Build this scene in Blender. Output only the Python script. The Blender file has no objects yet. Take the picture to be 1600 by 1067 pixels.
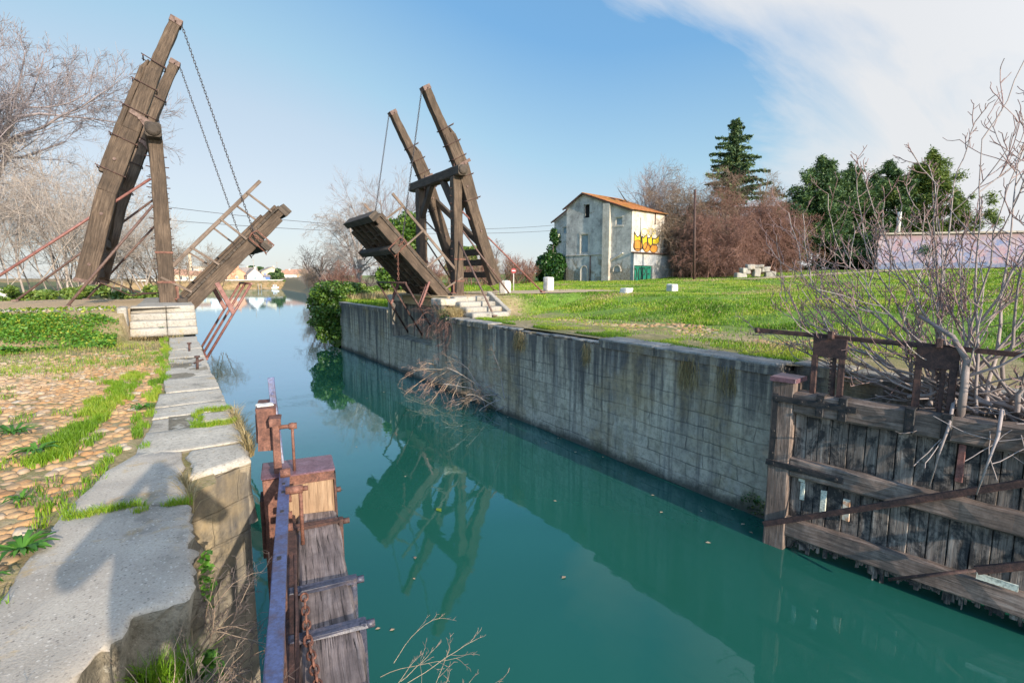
import bpy, math, random
import numpy as np
from mathutils import Vector, noise as mnoise
sc = bpy.context.scene
COL = sc.collection
RAD = math.radians
rnd = random.Random(11)
V3 = lambda *a: np.array(a, float)
def nrm(v): v = np.asarray(v, float); return v / (np.linalg.norm(v) + 1e-12)
def ss(a, b, x):
    t = np.clip((np.asarray(x, float) - a) / (b - a), 0, 1); return t * t * (3 - 2 * t)

# ------------------------------------------------------------------ objects
def tag(o, label=None, cat=None, group=None, kind=None):
    if label: o['label'] = label
    if cat: o['category'] = cat
    if group: o['group'] = group
    if kind: o['kind'] = kind
    return o
def empty(name, loc, label, cat, group=None, rz=0):
    o = bpy.data.objects.new(name, None); COL.objects.link(o)
    o.location = loc; o.rotation_euler = (0, 0, rz); o.empty_display_size = .2
    bpy.context.view_layer.update()
    return tag(o, label, cat, group)
def link(name, me, parent=None, world=True):
    o = bpy.data.objects.new(name, me); COL.objects.link(o)
    if parent is not None:
        o.parent = parent
        if world:
            o.matrix_parent_inverse = parent.matrix_world.inverted()
            bpy.context.view_layer.update()
    return o
def children(o): return [c for c in COL.objects if c.parent == o]
def copy_tree(o, loc, rz=0, sc_=None, label=None, group=None):
    r = o.copy(); COL.objects.link(r); r.location = loc; r.rotation_euler = (0, 0, rz)
    if sc_ is not None: r.scale = (sc_, sc_, sc_) if not hasattr(sc_, '__len__') else sc_
    if label: r['label'] = label
    if group: r['group'] = group
    for c in list(o.children):
        d = c.copy(); COL.objects.link(d); d.parent = r
        for g in list(c.children):
            h = g.copy(); COL.objects.link(h); h.parent = d
    return r

class MB:
    def __init__(s): s.v = []; s.f = []; s.uv = []; s.m = []; s.sm = []
    def add(s, vs, fs, uvs=None, mat=0, smooth=False):
        o = len(s.v); s.v.extend([tuple(map(float, p)) for p in vs])
        for i, f in enumerate(fs):
            s.f.append(tuple(o + k for k in f))
            s.uv.append(uvs[i] if uvs else [(vs[k][0] + vs[k][1], vs[k][2]) for k in f])
            s.m.append(mat); s.sm.append(smooth)
    def build(s, name, mats, parent=None):
        if not isinstance(mats, (list, tuple)): mats = [mats]
        me = bpy.data.meshes.new(name); me.from_pydata(s.v, [], s.f)
        uvl = me.uv_layers.new(name='UVMap')
        flat = [c for f in s.uv for p in f for c in p]
        uvl.data.foreach_set('uv', flat)
        me.polygons.foreach_set('material_index', s.m)
        me.polygons.foreach_set('use_smooth', s.sm)
        for m in mats: me.materials.append(m)
        me.update()
        return link(name, me, parent)

def np_mesh(name, verts, tris=None, quads=None, mats=None, parent=None, smooth=False, tm=None, qm=None, world=True):
    me = bpy.data.meshes.new(name)
    verts = np.asarray(verts, np.float32)
    nt = 0 if tris is None else len(tris); nq = 0 if quads is None else len(quads)
    li = []
    if nt: li.append(np.asarray(tris).reshape(-1))
    if nq: li.append(np.asarray(quads).reshape(-1))
    li = np.concatenate(li).astype(np.int32)
    ls = np.concatenate([np.arange(nt) * 3, nt * 3 + np.arange(nq) * 4]).astype(np.int32)
    me.vertices.add(len(verts)); me.vertices.foreach_set('co', verts.reshape(-1))
    me.loops.add(len(li)); me.loops.foreach_set('vertex_index', li)
    me.polygons.add(nt + nq); me.polygons.foreach_set('loop_start', ls)
    if smooth: me.polygons.foreach_set('use_smooth', np.ones(nt + nq, bool))
    if tm is not None or qm is not None:
        mi = np.concatenate([np.asarray(tm if tm is not None else np.zeros(nt)), np.asarray(qm if qm is not None else np.zeros(nq))]).astype(np.int32)
        me.polygons.foreach_set('material_index', mi)
    if not isinstance(mats, (list, tuple)): mats = [mats]
    for m in mats: me.materials.append(m)
    me.update(calc_edges=True); me.validate()
    return link(name, me, parent, world)

# ------------------------------------------------------------------ shapes
def frame_of(d, side=None):
    d = nrm(d)
    if side is None: side = V3(0, 0, 1) if abs(d[2]) < .9 else V3(1, 0, 0); s = nrm(np.cross(d, side))
    else: s = nrm(np.asarray(side, float) - d * np.dot(side, d))
    return d, s, np.cross(d, s)
def beam(mb, p0, p1, w, h, side=None, ch=.018, n=None, jit=.006, w1=None, h1=None, mat=0, endmat=None, bow=0.):
    """squared timber from p0 to p1; w along 'side', h across it; chamfered, slightly worn"""
    p0 = np.asarray(p0, float); p1 = np.asarray(p1, float)
    d, s, t = frame_of(p1 - p0, side); L = np.linalg.norm(p1 - p0)
    w1 = w if w1 is None else w1; h1 = h if h1 is None else h1
    n = n or max(1, min(14, int(L / .35)))
    ch = min(ch, w * .3, h * .3)
    vs = []; uo = rnd.random() * 50; vo = rnd.random() * 50
    ring_u = None
    for i in range(n + 1):
        f = i / n; ww = (w + (w1 - w) * f) / 2; hh = (h + (h1 - h) * f) / 2
        c = p0 + d * L * f + t * bow * math.sin(math.pi * f)
        pr = [(ww, hh - ch), (ww - ch, hh), (-ww + ch, hh), (-ww, hh - ch), (-ww, -hh + ch), (-ww + ch, -hh), (ww - ch, -hh), (ww, -hh + ch)]
        if ring_u is None:
            ring_u = [0]
            for k in range(8):
                a, b = pr[k], pr[(k + 1) % 8]; ring_u.append(ring_u[-1] + math.hypot(a[0] - b[0], a[1] - b[1]))
        for a, b in pr:
            vs.append(c + s * (a + rnd.uniform(-jit, jit)) + t * (b + rnd.uniform(-jit, jit)) + d * (rnd.uniform(-jit, jit)))
    fs = []; uv = []; ms = mat
    for i in range(n):
        for k in range(8):
            a = i * 8 + k; b = i * 8 + (k + 1) % 8
            fs.append((a, b, b + 8, a + 8))
            u0, u1 = uo + ring_u[k], uo + ring_u[k + 1]; v0, v1 = vo + L * i / n, vo + L * (i + 1) / n
            uv.append([(u0, v0), (u1, v0), (u1, v1), (u0, v1)])
    mb.add(vs, fs, uv, mat)
    e = [tuple(range(7, -1, -1)), tuple(n * 8 + k for k in range(8))]
    o = len(mb.v) - len(vs)
    for f in e:
        mb.f.append(tuple(o + k for k in f))
        mb.uv.append([(uo + float(np.dot(vs[k], s)) * .3, vo + float(np.dot(vs[k], t)) * .3) for k in f])
        mb.m.append(mat if endmat is None else endmat); mb.sm.append(False)
def rod(mb, pts, r, n=8, mat=0, caps=True, smooth=True):
    pts = [np.asarray(p, float) for p in pts]; k = len(pts)
    rs = r if hasattr(r, '__len__') else [r] * k
    vs = []; L = 0; ls = []
    s = None
    for i in range(k):
        d = nrm(pts[min(i + 1, k - 1)] - pts[max(i - 1, 0)])
        if s is None: d, s, t = frame_of(d)
        else: s = nrm(s - d * np.dot(s, d)); t = np.cross(d, s)
        if i: L += np.linalg.norm(pts[i] - pts[i - 1])
        ls.append(L)
        for j in range(n):
            a = 2 * math.pi * j / n; vs.append(pts[i] + (s * math.cos(a) + t * math.sin(a)) * rs[i])
    fs = []; uv = []; uo = rnd.random() * 20
    for i in range(k - 1):
        for j in range(n):
            a = i * n + j; b = i * n + (j + 1) % n; fs.append((a, b, b + n, a + n))
            c = 2 * math.pi * max(rs) / n
            uv.append([(uo + j * c, ls[i]), (uo + (j + 1) * c, ls[i]), (uo + (j + 1) * c, ls[i + 1]), (uo + j * c, ls[i + 1])])
    mb.add(vs, fs, uv, mat, smooth)
    if caps:
        o = len(mb.v) - len(vs)
        for f in (tuple(range(n - 1, -1, -1)), tuple((k - 1) * n + j for j in range(n))):
            mb.f.append(tuple(o + j for j in f)); mb.uv.append([(0, 0)] * n); mb.m.append(mat); mb.sm.append(False)
def fbm(p, sc_, oc=3):
    return mnoise.fractal(Vector((float(p[0]) * sc_, float(p[1]) * sc_, float(p[2]) * sc_)), 1.0, 2.0, oc)
def stone(mb, c, size, r=.03, seg=6, amp=.015, ns=4., rz=0., mat=0, tilt=(0, 0)):
    """rounded, worn block"""
    hx, hy, hz = [x / 2 for x in size]; r = min(r, hx * .9, hy * .9, hz * .9)
    idx = {}; vs = []; fs = []
    nx, ny, nz = [max(2, min(16, int(round(x / max(size) * seg * 2)))) for x in size]
    def grid(n): return [-1 + 2 * i / n for i in range(n + 1)]
    def key(p):
        k = tuple(round(x, 5) for x in p)
        if k not in idx:
            q = V3(p[0] * hx, p[1] * hy, p[2] * hz)
            inn = np.clip(q, [-hx + r, -hy + r, -hz + r], [hx - r, hy - r, hz - r])
            dd = q - inn; l = np.linalg.norm(dd)
            q = inn + (dd / l * r if l > 1e-9 else 0)
            ww = q + np.asarray(c)
            a = amp * fbm(ww, ns); q = q + nrm(q / V3(hx, hy, hz)) * a
            q[0] += q[2] * tilt[0]; q[1] += q[2] * tilt[1]
            cz, sz = math.cos(rz), math.sin(rz)
            idx[k] = len(vs); vs.append(np.asarray(c) + V3(q[0] * cz - q[1] * sz, q[0] * sz + q[1] * cz, q[2]))
        return idx[k]
    for ax, (na, nb) in ((0, (ny, nz)), (1, (nz, nx)), (2, (nx, ny))):
        A, B = grid(na), grid(nb)
        for sg in (-1, 1):
            for i in range(na):
                for j in range(nb):
                    q = []
                    for a, b in ((A[i], B[j]), (A[i + 1], B[j]), (A[i + 1], B[j + 1]), (A[i], B[j + 1])):
                        p = [0, 0, 0]; p[ax] = sg; p[(ax + 1) % 3] = a; p[(ax + 2) % 3] = b; q.append(key(p))
                    fs.append(tuple(q if sg > 0 else q[::-1]))
    mb.add(vs, fs, None, mat, True)
def slab(mb, poly, z0, z1, jit=.012, bev=.025, step=.07, mat=0, side_jit=None, under=0.0, dome=0.0, smat=None):
    """flat stone with an irregular outline; poly is CCW, star shaped about its centre"""
    P = []
    for i in range(len(poly)):
        a = V3(*poly[i]); b = V3(*poly[(i + 1) % len(poly)]); n = max(1, int(np.linalg.norm(b - a) / step))
        for k in range(n):
            p = a + (b - a) * k / n
            q = Vector((p[0] * 3.1, p[1] * 3.1, z1 * 3 + 7)); q2 = Vector((p[0] * 14, p[1] * 14, z1))
            o = jit * (mnoise.noise(q) * 1.5 + mnoise.noise(q2) * .6)
            o2 = jit * (mnoise.noise(q + Vector((31, 7, 0))) * 1.5 + mnoise.noise(q2 + Vector((9, 4, 0))) * .6)
            P.append(p + V3(o, o2))
    c = np.mean(P, 0); n = len(P); vs = []
    sj = side_jit if side_jit is not None else jit
    levels = [(z0, under), ((z0 + z1) / 2, under * .4 + sj * .5), (z1 - bev, 0), (z1 - bev * .3, -bev * .35), (z1, -bev), (z1 + dome * .6, -.25), (z1 + dome, -.6)]
    for li, (z, off) in enumerate(levels):
        for p in P:
            d = c - p; l = np.linalg.norm(d); dd = d / l
            if li >= 5: q = p + d * abs(off)
            else:
                q = p - dd * (off if off < 0 else -off) * 1.0
                if li in (0, 1, 2): q = q + dd * sj * (mnoise.noise(Vector((p[0] * 7, p[1] * 7, z * 9))) + .5 * mnoise.noise(Vector((p[0] * 21, p[1] * 21, z * 25))))
            zz = z + (.006 * fbm((q[0], q[1], 3), 2.5) if li >= 3 else 0)
            vs.append(V3(q[0], q[1], zz))
    fs = []
    for l in range(len(levels) - 1):
        for i in range(n):
            j = (i + 1) % n; fs.append((l * n + i, l * n + j, (l + 1) * n + j, (l + 1) * n + i))
    L = len(levels) - 1
    vs.append(V3(c[0], c[1], z1 + dome))
    for i in range(n): fs.append((L * n + i, L * n + (i + 1) % n, len(vs) - 1))
    mb.add(vs, fs, None, mat, True)
    if smat is not None:
        for i in range(2 * n): mb.m[len(mb.m) - len(fs) + i] = smat
def box(mb, c, size, rz=0., mat=0):
    hx, hy, hz = [x / 2 for x in size]; cz, sz = math.cos(rz), math.sin(rz)
    vs = [V3(c[0] + x * hx * cz - y * hy * sz, c[1] + x * hx * sz + y * hy * cz, c[2] + z * hz) for x in (-1, 1) for y in (-1, 1) for z in (-1, 1)]
    fs = [(0, 1, 3, 2), (4, 6, 7, 5), (0, 4, 5, 1), (2, 3, 7, 6), (0, 2, 6, 4), (1, 5, 7, 3)]
    mb.add(vs, fs, None, mat)
def chain(mb, p0, p1, ll=.13, r=.011, wd=.03, sag=0., mat=0, n1=10, n2=5):
    p0 = np.asarray(p0, float); p1 = np.asarray(p1, float)
    L = np.linalg.norm(p1 - p0); N = max(2, int(L / (ll * .74)))
    pts = [p0 + (p1 - p0) * i / N + V3(0, 0, -sag * 4 * (i / N) * (1 - i / N)) for i in range(N + 1)]
    for i in range(N):
        c = (pts[i] + pts[i + 1]) / 2; d, s, t = frame_of(pts[i + 1] - pts[i])
        if i % 2: s, t = t, -s
        path = []
        for k in range(n1):
            a = 2 * math.pi * k / n1; x = math.cos(a); y = math.sin(a)
            path.append(c + d * (x * (ll / 2 - wd) + math.copysign(wd, x) * abs(x) ** .7 * 1.0) + s * y * wd)
        vs = []; fs = []
        for k in range(n1):
            tg = nrm(path[(k + 1) % n1] - path[k - 1]); u = t; w = np.cross(tg, u)
            for j in range(n2):
                a = 2 * math.pi * j / n2; vs.append(path[k] + (u * math.cos(a) + w * math.sin(a)) * r)
        for k in range(n1):
            for j in range(n2):
                a = k * n2 + j; b = k * n2 + (j + 1) % n2; k2 = (k + 1) % n1
                fs.append((a, b, k2 * n2 + (j + 1) % n2, k2 * n2 + j))
        mb.add(vs, fs, None, mat, True)

# ------------------------------------------------------------------ vegetation (vectorised)
def perp(d):
    a = np.where(np.abs(d[:, 2:3]) < .9, np.array([[0, 0, 1.]]), np.array([[1., 0, 0]]))
    s = np.cross(d, a); s /= np.linalg.norm(s, axis=1, keepdims=True) + 1e-9
    return s, np.cross(d, s)
def paths(R, org, dirs, length, k, wander, up, sagz=0.):
    """B polylines of k points"""
    B = len(org); P = np.zeros((B, k, 3)); P[:, 0] = org; d = dirs.copy()
    st = (length / (k - 1))[:, None]
    for i in range(1, k):
        d = d + R.normal(0, wander, (B, 3)); d[:, 2] += up / (k - 1)
        d /= np.linalg.norm(d, axis=1, keepdims=True) + 1e-9
        P[:, i] = P[:, i - 1] + d * st
    return P
def spawn(R, P, rad, length, n, tmin, ang, ratio, tmax=1.0, rr=.55, lj=.35, flat=0.):
    B, k, _ = P.shape
    t = R.uniform(tmin, tmax, (B, n)); t[:, 0] = tmax if n > 1 else t[:, 0]
    f = t * (k - 1); i = np.clip(f.astype(int), 0, k - 2); fr = (f - i)[..., None]
    bi = np.arange(B)[:, None]
    o = P[bi, i] * (1 - fr) + P[bi, i + 1] * fr
    tg = P[bi, i + 1] - P[bi, i]; tg /= np.linalg.norm(tg, axis=2, keepdims=True) + 1e-9
    o = o.reshape(-1, 3); tg = tg.reshape(-1, 3)
    s, u = perp(tg); az = R.uniform(0, 2 * np.pi, len(o))[:, None]; a = R.normal(ang, .2, len(o))[:, None]
    d = tg * np.cos(a) + (s * np.cos(az) + u * np.sin(az)) * np.sin(a)
    if flat: d[:, 2] *= (1 - flat); d /= np.linalg.norm(d, axis=1, keepdims=True)
    L = (length[:, None] * ratio * (1.15 - .55 * t) * R.uniform(1 - lj, 1 + lj, (B, n))).reshape(-1)
    rb = rad[bi, i] * (1 - fr[..., 0]) + rad[bi, i + 1] * fr[..., 0]
    r = (rb * rr * R.uniform(.75, 1.1, (B, n))).reshape(-1)
    return o, d, L, r
def tubes(P, rad, sides):
    B, k, _ = P.shape
    T = np.zeros_like(P); T[:, 1:-1] = P[:, 2:] - P[:, :-2]; T[:, 0] = P[:, 1] - P[:, 0]; T[:, -1] = P[:, -1] - P[:, -2]
    T /= np.linalg.norm(T, axis=2, keepdims=True) + 1e-9
    s, u = perp(T[:, 0]); V = np.zeros((B, k, sides, 3))
    for i in range(k):
        s = s - T[:, i] * np.sum(s * T[:, i], 1, keepdims=True); s /= np.linalg.norm(s, axis=1, keepdims=True) + 1e-9
        u = np.cross(T[:, i], s)
        for j in range(sides):
            a = 2 * np.pi * j / sides
            V[:, i, j] = P[:, i] + (s * np.cos(a) + u * np.sin(a)) * rad[:, i][:, None]
    b = (np.arange(B) * k * sides)[:, None, None]; i = (np.arange(k - 1) * sides)[None, :, None]; j = np.arange(sides)[None, None, :]; j2 = (j + 1) % sides
    Q = np.stack([b + i + j, b + i + j2, b + i + sides + j2, b + i + sides + j], -1).reshape(-1, 4)
    return V.reshape(-1, 3), Q
class Geo:
    def __init__(s): s.v = []; s.t = []; s.q = []; s.tm = []; s.qm = []; s.n = 0
    def addq(s, v, q, m=0): s.v.append(v); s.q.append(q + s.n); s.qm.append(np.full(len(q), m)); s.n += len(v)
    def addt(s, v, t, m=0): s.v.append(v); s.t.append(t + s.n); s.tm.append(np.full(len(t), m)); s.n += len(v)
    def build(s, name, mats, parent=None, smooth=False, world=True):
        return np_mesh(name, np.concatenate(s.v), np.concatenate(s.t) if s.t else None, np.concatenate(s.q) if s.q else None, mats, parent, smooth,
                       np.concatenate(s.tm) if s.tm else None, np.concatenate(s.qm) if s.qm else None, world)
def grow(R, org, dirs, L0, r0, levels, k0=7, wander0=.08, up0=.1, taper0=.45, minr=.004, s0=8):
    """returns list per level of (P, rad, sides)"""
    org = np.atleast_2d(np.asarray(org, float)); dirs = np.atleast_2d(np.asarray(dirs, float)); dirs = dirs / np.linalg.norm(dirs, axis=1, keepdims=True)
    L = np.full(len(org), float(L0)) if np.isscalar(L0) else np.asarray(L0, float)
    r = np.full(len(org), float(r0)) if np.isscalar(r0) else np.asarray(r0, float)
    P = paths(R, org, dirs, L, k0, wander0, up0)
    rad = r[:, None] * np.linspace(1, taper0, k0)[None]
    out = [(P, rad, s0)]
    for lv in levels:
        o, d, L, r = spawn(R, P, rad, L, lv['n'], lv.get('t', .3), lv.get('a', .8), lv.get('l', .6), rr=lv.get('r', .6), flat=lv.get('flat', 0))
        r = np.maximum(r, minr)
        k = lv.get('k', 4)
        P = paths(R, o, d, L, k, lv.get('w', .15), lv.get('up', .2))
        rad = r[:, None] * np.linspace(1, lv.get('tp', .4), k)[None]
        rad = np.maximum(rad, minr * .6)
        out.append((P, rad, lv.get('s', 3)))
    return out
def leafquads(R, C, size, up=.3, asp=1.6, sj=.4):
    n = len(C); d = R.normal(0, 1, (n, 3)); d[:, 2] += up; d /= np.linalg.norm(d, axis=1, keepdims=True)
    s, u = perp(d); az = R.uniform(0, 2 * np.pi, n)[:, None]
    a = s * np.cos(az) + u * np.sin(az); b = np.cross(d, a)
    sz = (np.asarray(size) * R.uniform(1 - sj, 1 + sj, n))[:, None]
    v = np.stack([C - a * sz * asp / 2, C + b * sz / 2 + d * sz * .12, C + a * sz * asp / 2, C - b * sz / 2 + d * sz * .12], 1).reshape(-1, 3)
    q = np.arange(n * 4).reshape(-1, 4)
    return v, q
def blades(R, pts, h, w, lean=.35, bend=.5, hj=.45):
    """bent grass blades, two segments"""
    n = len(pts); az = R.uniform(0, 2 * np.pi, n); H = np.asarray(h) * R.uniform(1 - hj, 1 + hj, n); W = np.asarray(w) * np.ones(n)
    side = np.stack([np.cos(az), np.sin(az), np.zeros(n)], 1); la = R.uniform(0, 2 * np.pi, n); ld = np.stack([np.cos(la), np.sin(la), np.zeros(n)], 1)
    l = (R.uniform(0, lean, n) * H)[:, None]; up = np.array([[0, 0, 1.]])
    a = pts - side * W[:, None] / 2; b = pts + side * W[:, None] / 2
    m = pts + up * (H * .6)[:, None] + ld * l * .4
    c = m - side * W[:, None] * .4; d = m + side * W[:, None] * .4
    t = pts + up * (H * (1 - .25 * R.uniform(0, bend, n)))[:, None] + ld * l * (1 + R.uniform(0, bend, n))[:, None]
    v = np.stack([a, b, d, c, t], 1).reshape(-1, 3); i = (np.arange(n) * 5)[:, None]
    return v, (i + np.array([[3, 2, 4]])), (i + np.array([[0, 1, 2, 3]]))

# ------------------------------------------------------------------ materials
class NT:
    def __init__(s, name):
        s.m = bpy.data.materials.new(name); s.m.use_nodes = True; s.t = s.m.node_tree; s.t.nodes.clear()
        s.out = s.n('ShaderNodeOutputMaterial'); s.b = s.n('ShaderNodeBsdfPrincipled'); s.t.links.new(s.b.outputs[0], s.out.inputs[0])
    def n(s, ty, **kw):
        x = s.t.nodes.new(ty)
        for k, v in kw.items(): setattr(x, k, v)
        return x
    def put(s, sock, v):
        if hasattr(v, 'is_output'): s.t.links.new(v, sock)
        elif v is not None:
            if hasattr(sock.default_value, '__len__') and hasattr(v, '__len__') and len(sock.default_value) == 4 and len(v) == 3: v = (*v, 1)
            sock.default_value = v
    def set(s, **kw):
        for k, v in kw.items(): s.put(s.b.inputs[k.replace('_', ' ')], v)
    def coord(s, kind='pos', scale=(1, 1, 1), loc=(0, 0, 0)):
        if kind == 'pos': o = s.n('ShaderNodeNewGeometry').outputs['Position']
        elif kind == 'uv': o = s.n('ShaderNodeTexCoord').outputs['UV']
        else: o = s.n('ShaderNodeTexCoord').outputs['Object']
        mp = s.n('ShaderNodeMapping'); s.put(mp.inputs['Vector'], o); mp.inputs['Scale'].default_value = scale; mp.inputs['Location'].default_value = loc
        return mp.outputs[0]
    def noise(s, vec, scale, detail=5, rough=.6, dist=0., col=False):
        x = s.n('ShaderNodeTexNoise'); s.put(x.inputs['Vector'], vec); x.inputs['Scale'].default_value = scale; x.inputs['Detail'].default_value = detail
        x.inputs['Roughness'].default_value = rough; x.inputs['Distortion'].default_value = dist
        return x.outputs['Color' if col else 'Fac']
    def vor(s, vec, scale, feature='F1', out='Distance', rnd_=1.):
        x = s.n('ShaderNodeTexVoronoi', feature=feature); s.put(x.inputs['Vector'], vec); x.inputs['Scale'].default_value = scale; x.inputs['Randomness'].default_value = rnd_
        return x.outputs[out]
    def ramp(s, f, *st, interp='LINEAR'):
        x = s.n('ShaderNodeValToRGB'); s.put(x.inputs[0], f); e = x.color_ramp.elements; x.color_ramp.interpolation = interp
        while len(e) < len(st): e.new(.5)
        for el, (p, c) in zip(e, st):
            el.position = p
            el.color = (c, c, c, 1) if not hasattr(c, '__len__') else (*c, 1)
        return x.outputs[0]
    def mix(s, f, a, b, mode='MIX'):
        x = s.n('ShaderNodeMix', data_type='RGBA', blend_type=mode); s.put(x.inputs[0], f); s.put(x.inputs[6], a); s.put(x.inputs[7], b)
        return x.outputs[2]
    def math(s, op, a, b=None, c=None):
        x = s.n('ShaderNodeMath', operation=op); s.put(x.inputs[0], a)
        if b is not None: s.put(x.inputs[1], b)
        if c is not None: s.put(x.inputs[2], c)
        return x.outputs[0]
    def sep(s, v):
        x = s.n('ShaderNodeSeparateXYZ'); s.put(x.inputs[0], v); return x.outputs
    def mapr(s, v, a, b, c=0., d=1., smooth=True):
        x = s.n('ShaderNodeMapRange'); x.interpolation_type = 'SMOOTHSTEP' if smooth else 'LINEAR'
        s.put(x.inputs[0], v); 
        for i, q in enumerate((a, b, c, d)): x.inputs[1 + i].default_value = q
        return x.outputs[0]
    def island(s): return s.n('ShaderNodeNewGeometry').outputs['Random Per Island']
    def objrnd(s): return s.n('ShaderNodeObjectInfo').outputs['Random']
    def bump(s, h, strength=.4, dist=.02, nrm_=None):
        x = s.n('ShaderNodeBump'); s.put(x.inputs['Height'], h); x.inputs['Strength'].default_value = strength; x.inputs['Distance'].default_value = dist
        if nrm_ is not None: s.put(x.inputs['Normal'], nrm_)
        s.put(s.b.inputs['Normal'], x.outputs[0]); return x.outputs[0]

def wood_mat(name, dark, mid, light, stain=None, stain_amt=.5, crack=1.0, rough=.85, gs=1.):
    t = NT(name); uv = t.coord('uv', (26 * gs, 1.6 * gs, 1)); uv2 = t.coord('uv', (70 * gs, 2.2 * gs, 1)); uv3 = t.coord('uv', (2.2, .9, 1))
    g = t.noise(uv, 1., 6, .65, .4); f = t.noise(uv2, 1., 4, .6, .6); b = t.noise(uv3, 1., 4, .6)
    c = t.ramp(g, (.3, dark), (.5, mid), (.72, light))
    c = t.mix(t.ramp(b, (.35, .0), (.7, .55)), c, dark)
    c = t.mix(t.math('MULTIPLY', t.ramp(f, (.34, 1.), (.43, 0.)), .8 * crack), c, tuple(x * .25 for x in dark))
    wr = t.noise(t.coord('pos', (1, 1, .5)), 1.6, 6, .7); c = t.mix(t.ramp(wr, (.45, 0.), (.62, .55)), c, tuple(x * .8 for x in dark)); c = t.mix(t.ramp(wr, (.3, .35), (.42, 0.)), c, tuple(x * 1.15 for x in light))
    if stain:
        p = t.noise(t.coord('pos', (3.2, 3.2, 2.0)), 1., 6, .7, .8); p2 = t.noise(t.coord('pos', (1, 1, 1)), 14., 5, .7)
        k = t.math('MULTIPLY', t.ramp(t.math('ADD', t.math('MULTIPLY', p, .75), t.math('MULTIPLY', p2, .25)), (.46, 0.), (.56, 1.)), stain_amt)
        c = t.mix(k, c, stain)
    t.set(Base_Color=c, Roughness=rough)
    t.bump(t.math('ADD', t.math('MULTIPLY', g, .5), t.math('MULTIPLY', t.ramp(f, (.3, 0.), (.5, 1.)), .6)), .55, .012)
    return t.m
def rust_mat(name, a, b, c, rough=.75, scale=9., spec=.5, metal=0.):
    t = NT(name); p = t.coord('pos'); n = t.noise(p, scale, 8, .7, .3); n2 = t.noise(p, scale * 7, 4, .6)
    col = t.ramp(n, (.32, a), (.5, b), (.68, c)); col = t.mix(t.ramp(n2, (.35, .5), (.6, 0.)), col, tuple(x * .4 for x in a))
    t.set(Base_Color=col, Roughness=t.ramp(n, (.3, rough + .1), (.7, rough - .1)), Metallic=metal); t.b.inputs['Specular IOR Level'].default_value = spec
    t.bump(n2, .35, .006); return t.m
def leaf_mat(name, a, b, c=None, rough=.55, trans=.25, bn=.6, iw=.55):
    t = NT(name); i = t.island(); p = t.noise(t.coord('pos'), bn, 4, .6)
    c = c or b
    k = t.math('ADD', t.math('MULTIPLY', i, iw), t.math('MULTIPLY', t.math('ADD', t.math('MULTIPLY', t.math('SUBTRACT', p, .5), 1 + (.55 - iw) * 5), .5), 1.15 - iw))
    col = t.ramp(k, (.28, a), (.55, b), (.85, c)); t.set(Base_Color=col, Roughness=rough)
    tr = t.n('ShaderNodeBsdfTranslucent'); t.put(tr.inputs[0], col); mx = t.n('ShaderNodeMixShader'); mx.inputs[0].default_value = trans
    t.t.links.new(t.b.outputs[0], mx.inputs[1]); t.t.links.new(tr.outputs[0], mx.inputs[2]); t.t.links.new(mx.outputs[0], t.out.inputs[0]); return t.m
def bark_mat(name, a, b, rough=.9, scale=3.):
    t = NT(name); p = t.coord('pos'); n = t.noise(p, scale, 6, .65); i = t.island()
    c = t.ramp(t.math('ADD', t.math('MULTIPLY', n, .7), t.math('MULTIPLY', i, .3)), (.3, a), (.7, b)); t.set(Base_Color=c, Roughness=rough)
    t.bump(t.noise(p, scale * 12, 4), .4, .01); return t.m
def stone_mat(name, a, b, c, lichen=(.45, .28, .07), la=.5, dark=(.06, .06, .055), da=.5, speck=.6, rough=.9, bs=.5, fs=1., peb=0.):
    t = NT(name); p = t.coord('pos'); n = t.noise(p, 1.3, 7, .65); n2 = t.noise(p, 22. * fs, 6, .7); n3 = t.noise(p, 70. * fs, 3, .6)
    r = t.objrnd()
    col = t.ramp(n, (.3, a), (.5, b), (.7, c))
    col = t.mix(t.ramp(n2, (.35, speck), (.52, 0.)), col, tuple(x * .55 for x in a)); col = t.mix(t.ramp(n3, (.6, 0.), (.72, speck * .7)), col, tuple(min(.8, x * 1.35) for x in c))
    l = t.noise(t.coord('pos', loc=(5, 3, 1)), 2.6, 6, .7); l2 = t.noise(t.coord('pos', loc=(1, 9, 4)), 1.9, 7, .75)
    col = t.mix(t.math('MULTIPLY', t.ramp(l, (.58, 0.), (.68, 1.)), la), col, lichen)
    col = t.mix(t.math('MULTIPLY', t.ramp(l2, (.55, 0.), (.66, 1.)), da), col, dark)
    if peb:
        v = t.n('ShaderNodeTexVoronoi'); t.put(v.inputs['Vector'], p); v.inputs['Scale'].default_value = peb; pc = t.sep(v.outputs['Color'])
        pm = t.math('MULTIPLY', t.ramp(v.outputs['Distance'], (.30, 1.), (.42, 0.)), t.ramp(pc[0], (.55, 0.), (.6, .75)))
        col = t.mix(pm, col, t.ramp(pc[1], (.1, (.14, .125, .11)), (.4, (.42, .36, .29)), (.6, (.30, .27, .25)), (.85, (.62, .57, .5))))
    t.set(Base_Color=col, Roughness=rough)
    t.bump(t.math('ADD', t.math('MULTIPLY', n2, .7), t.math('MULTIPLY', n3, .3)), bs, .02); return t.m
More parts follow.
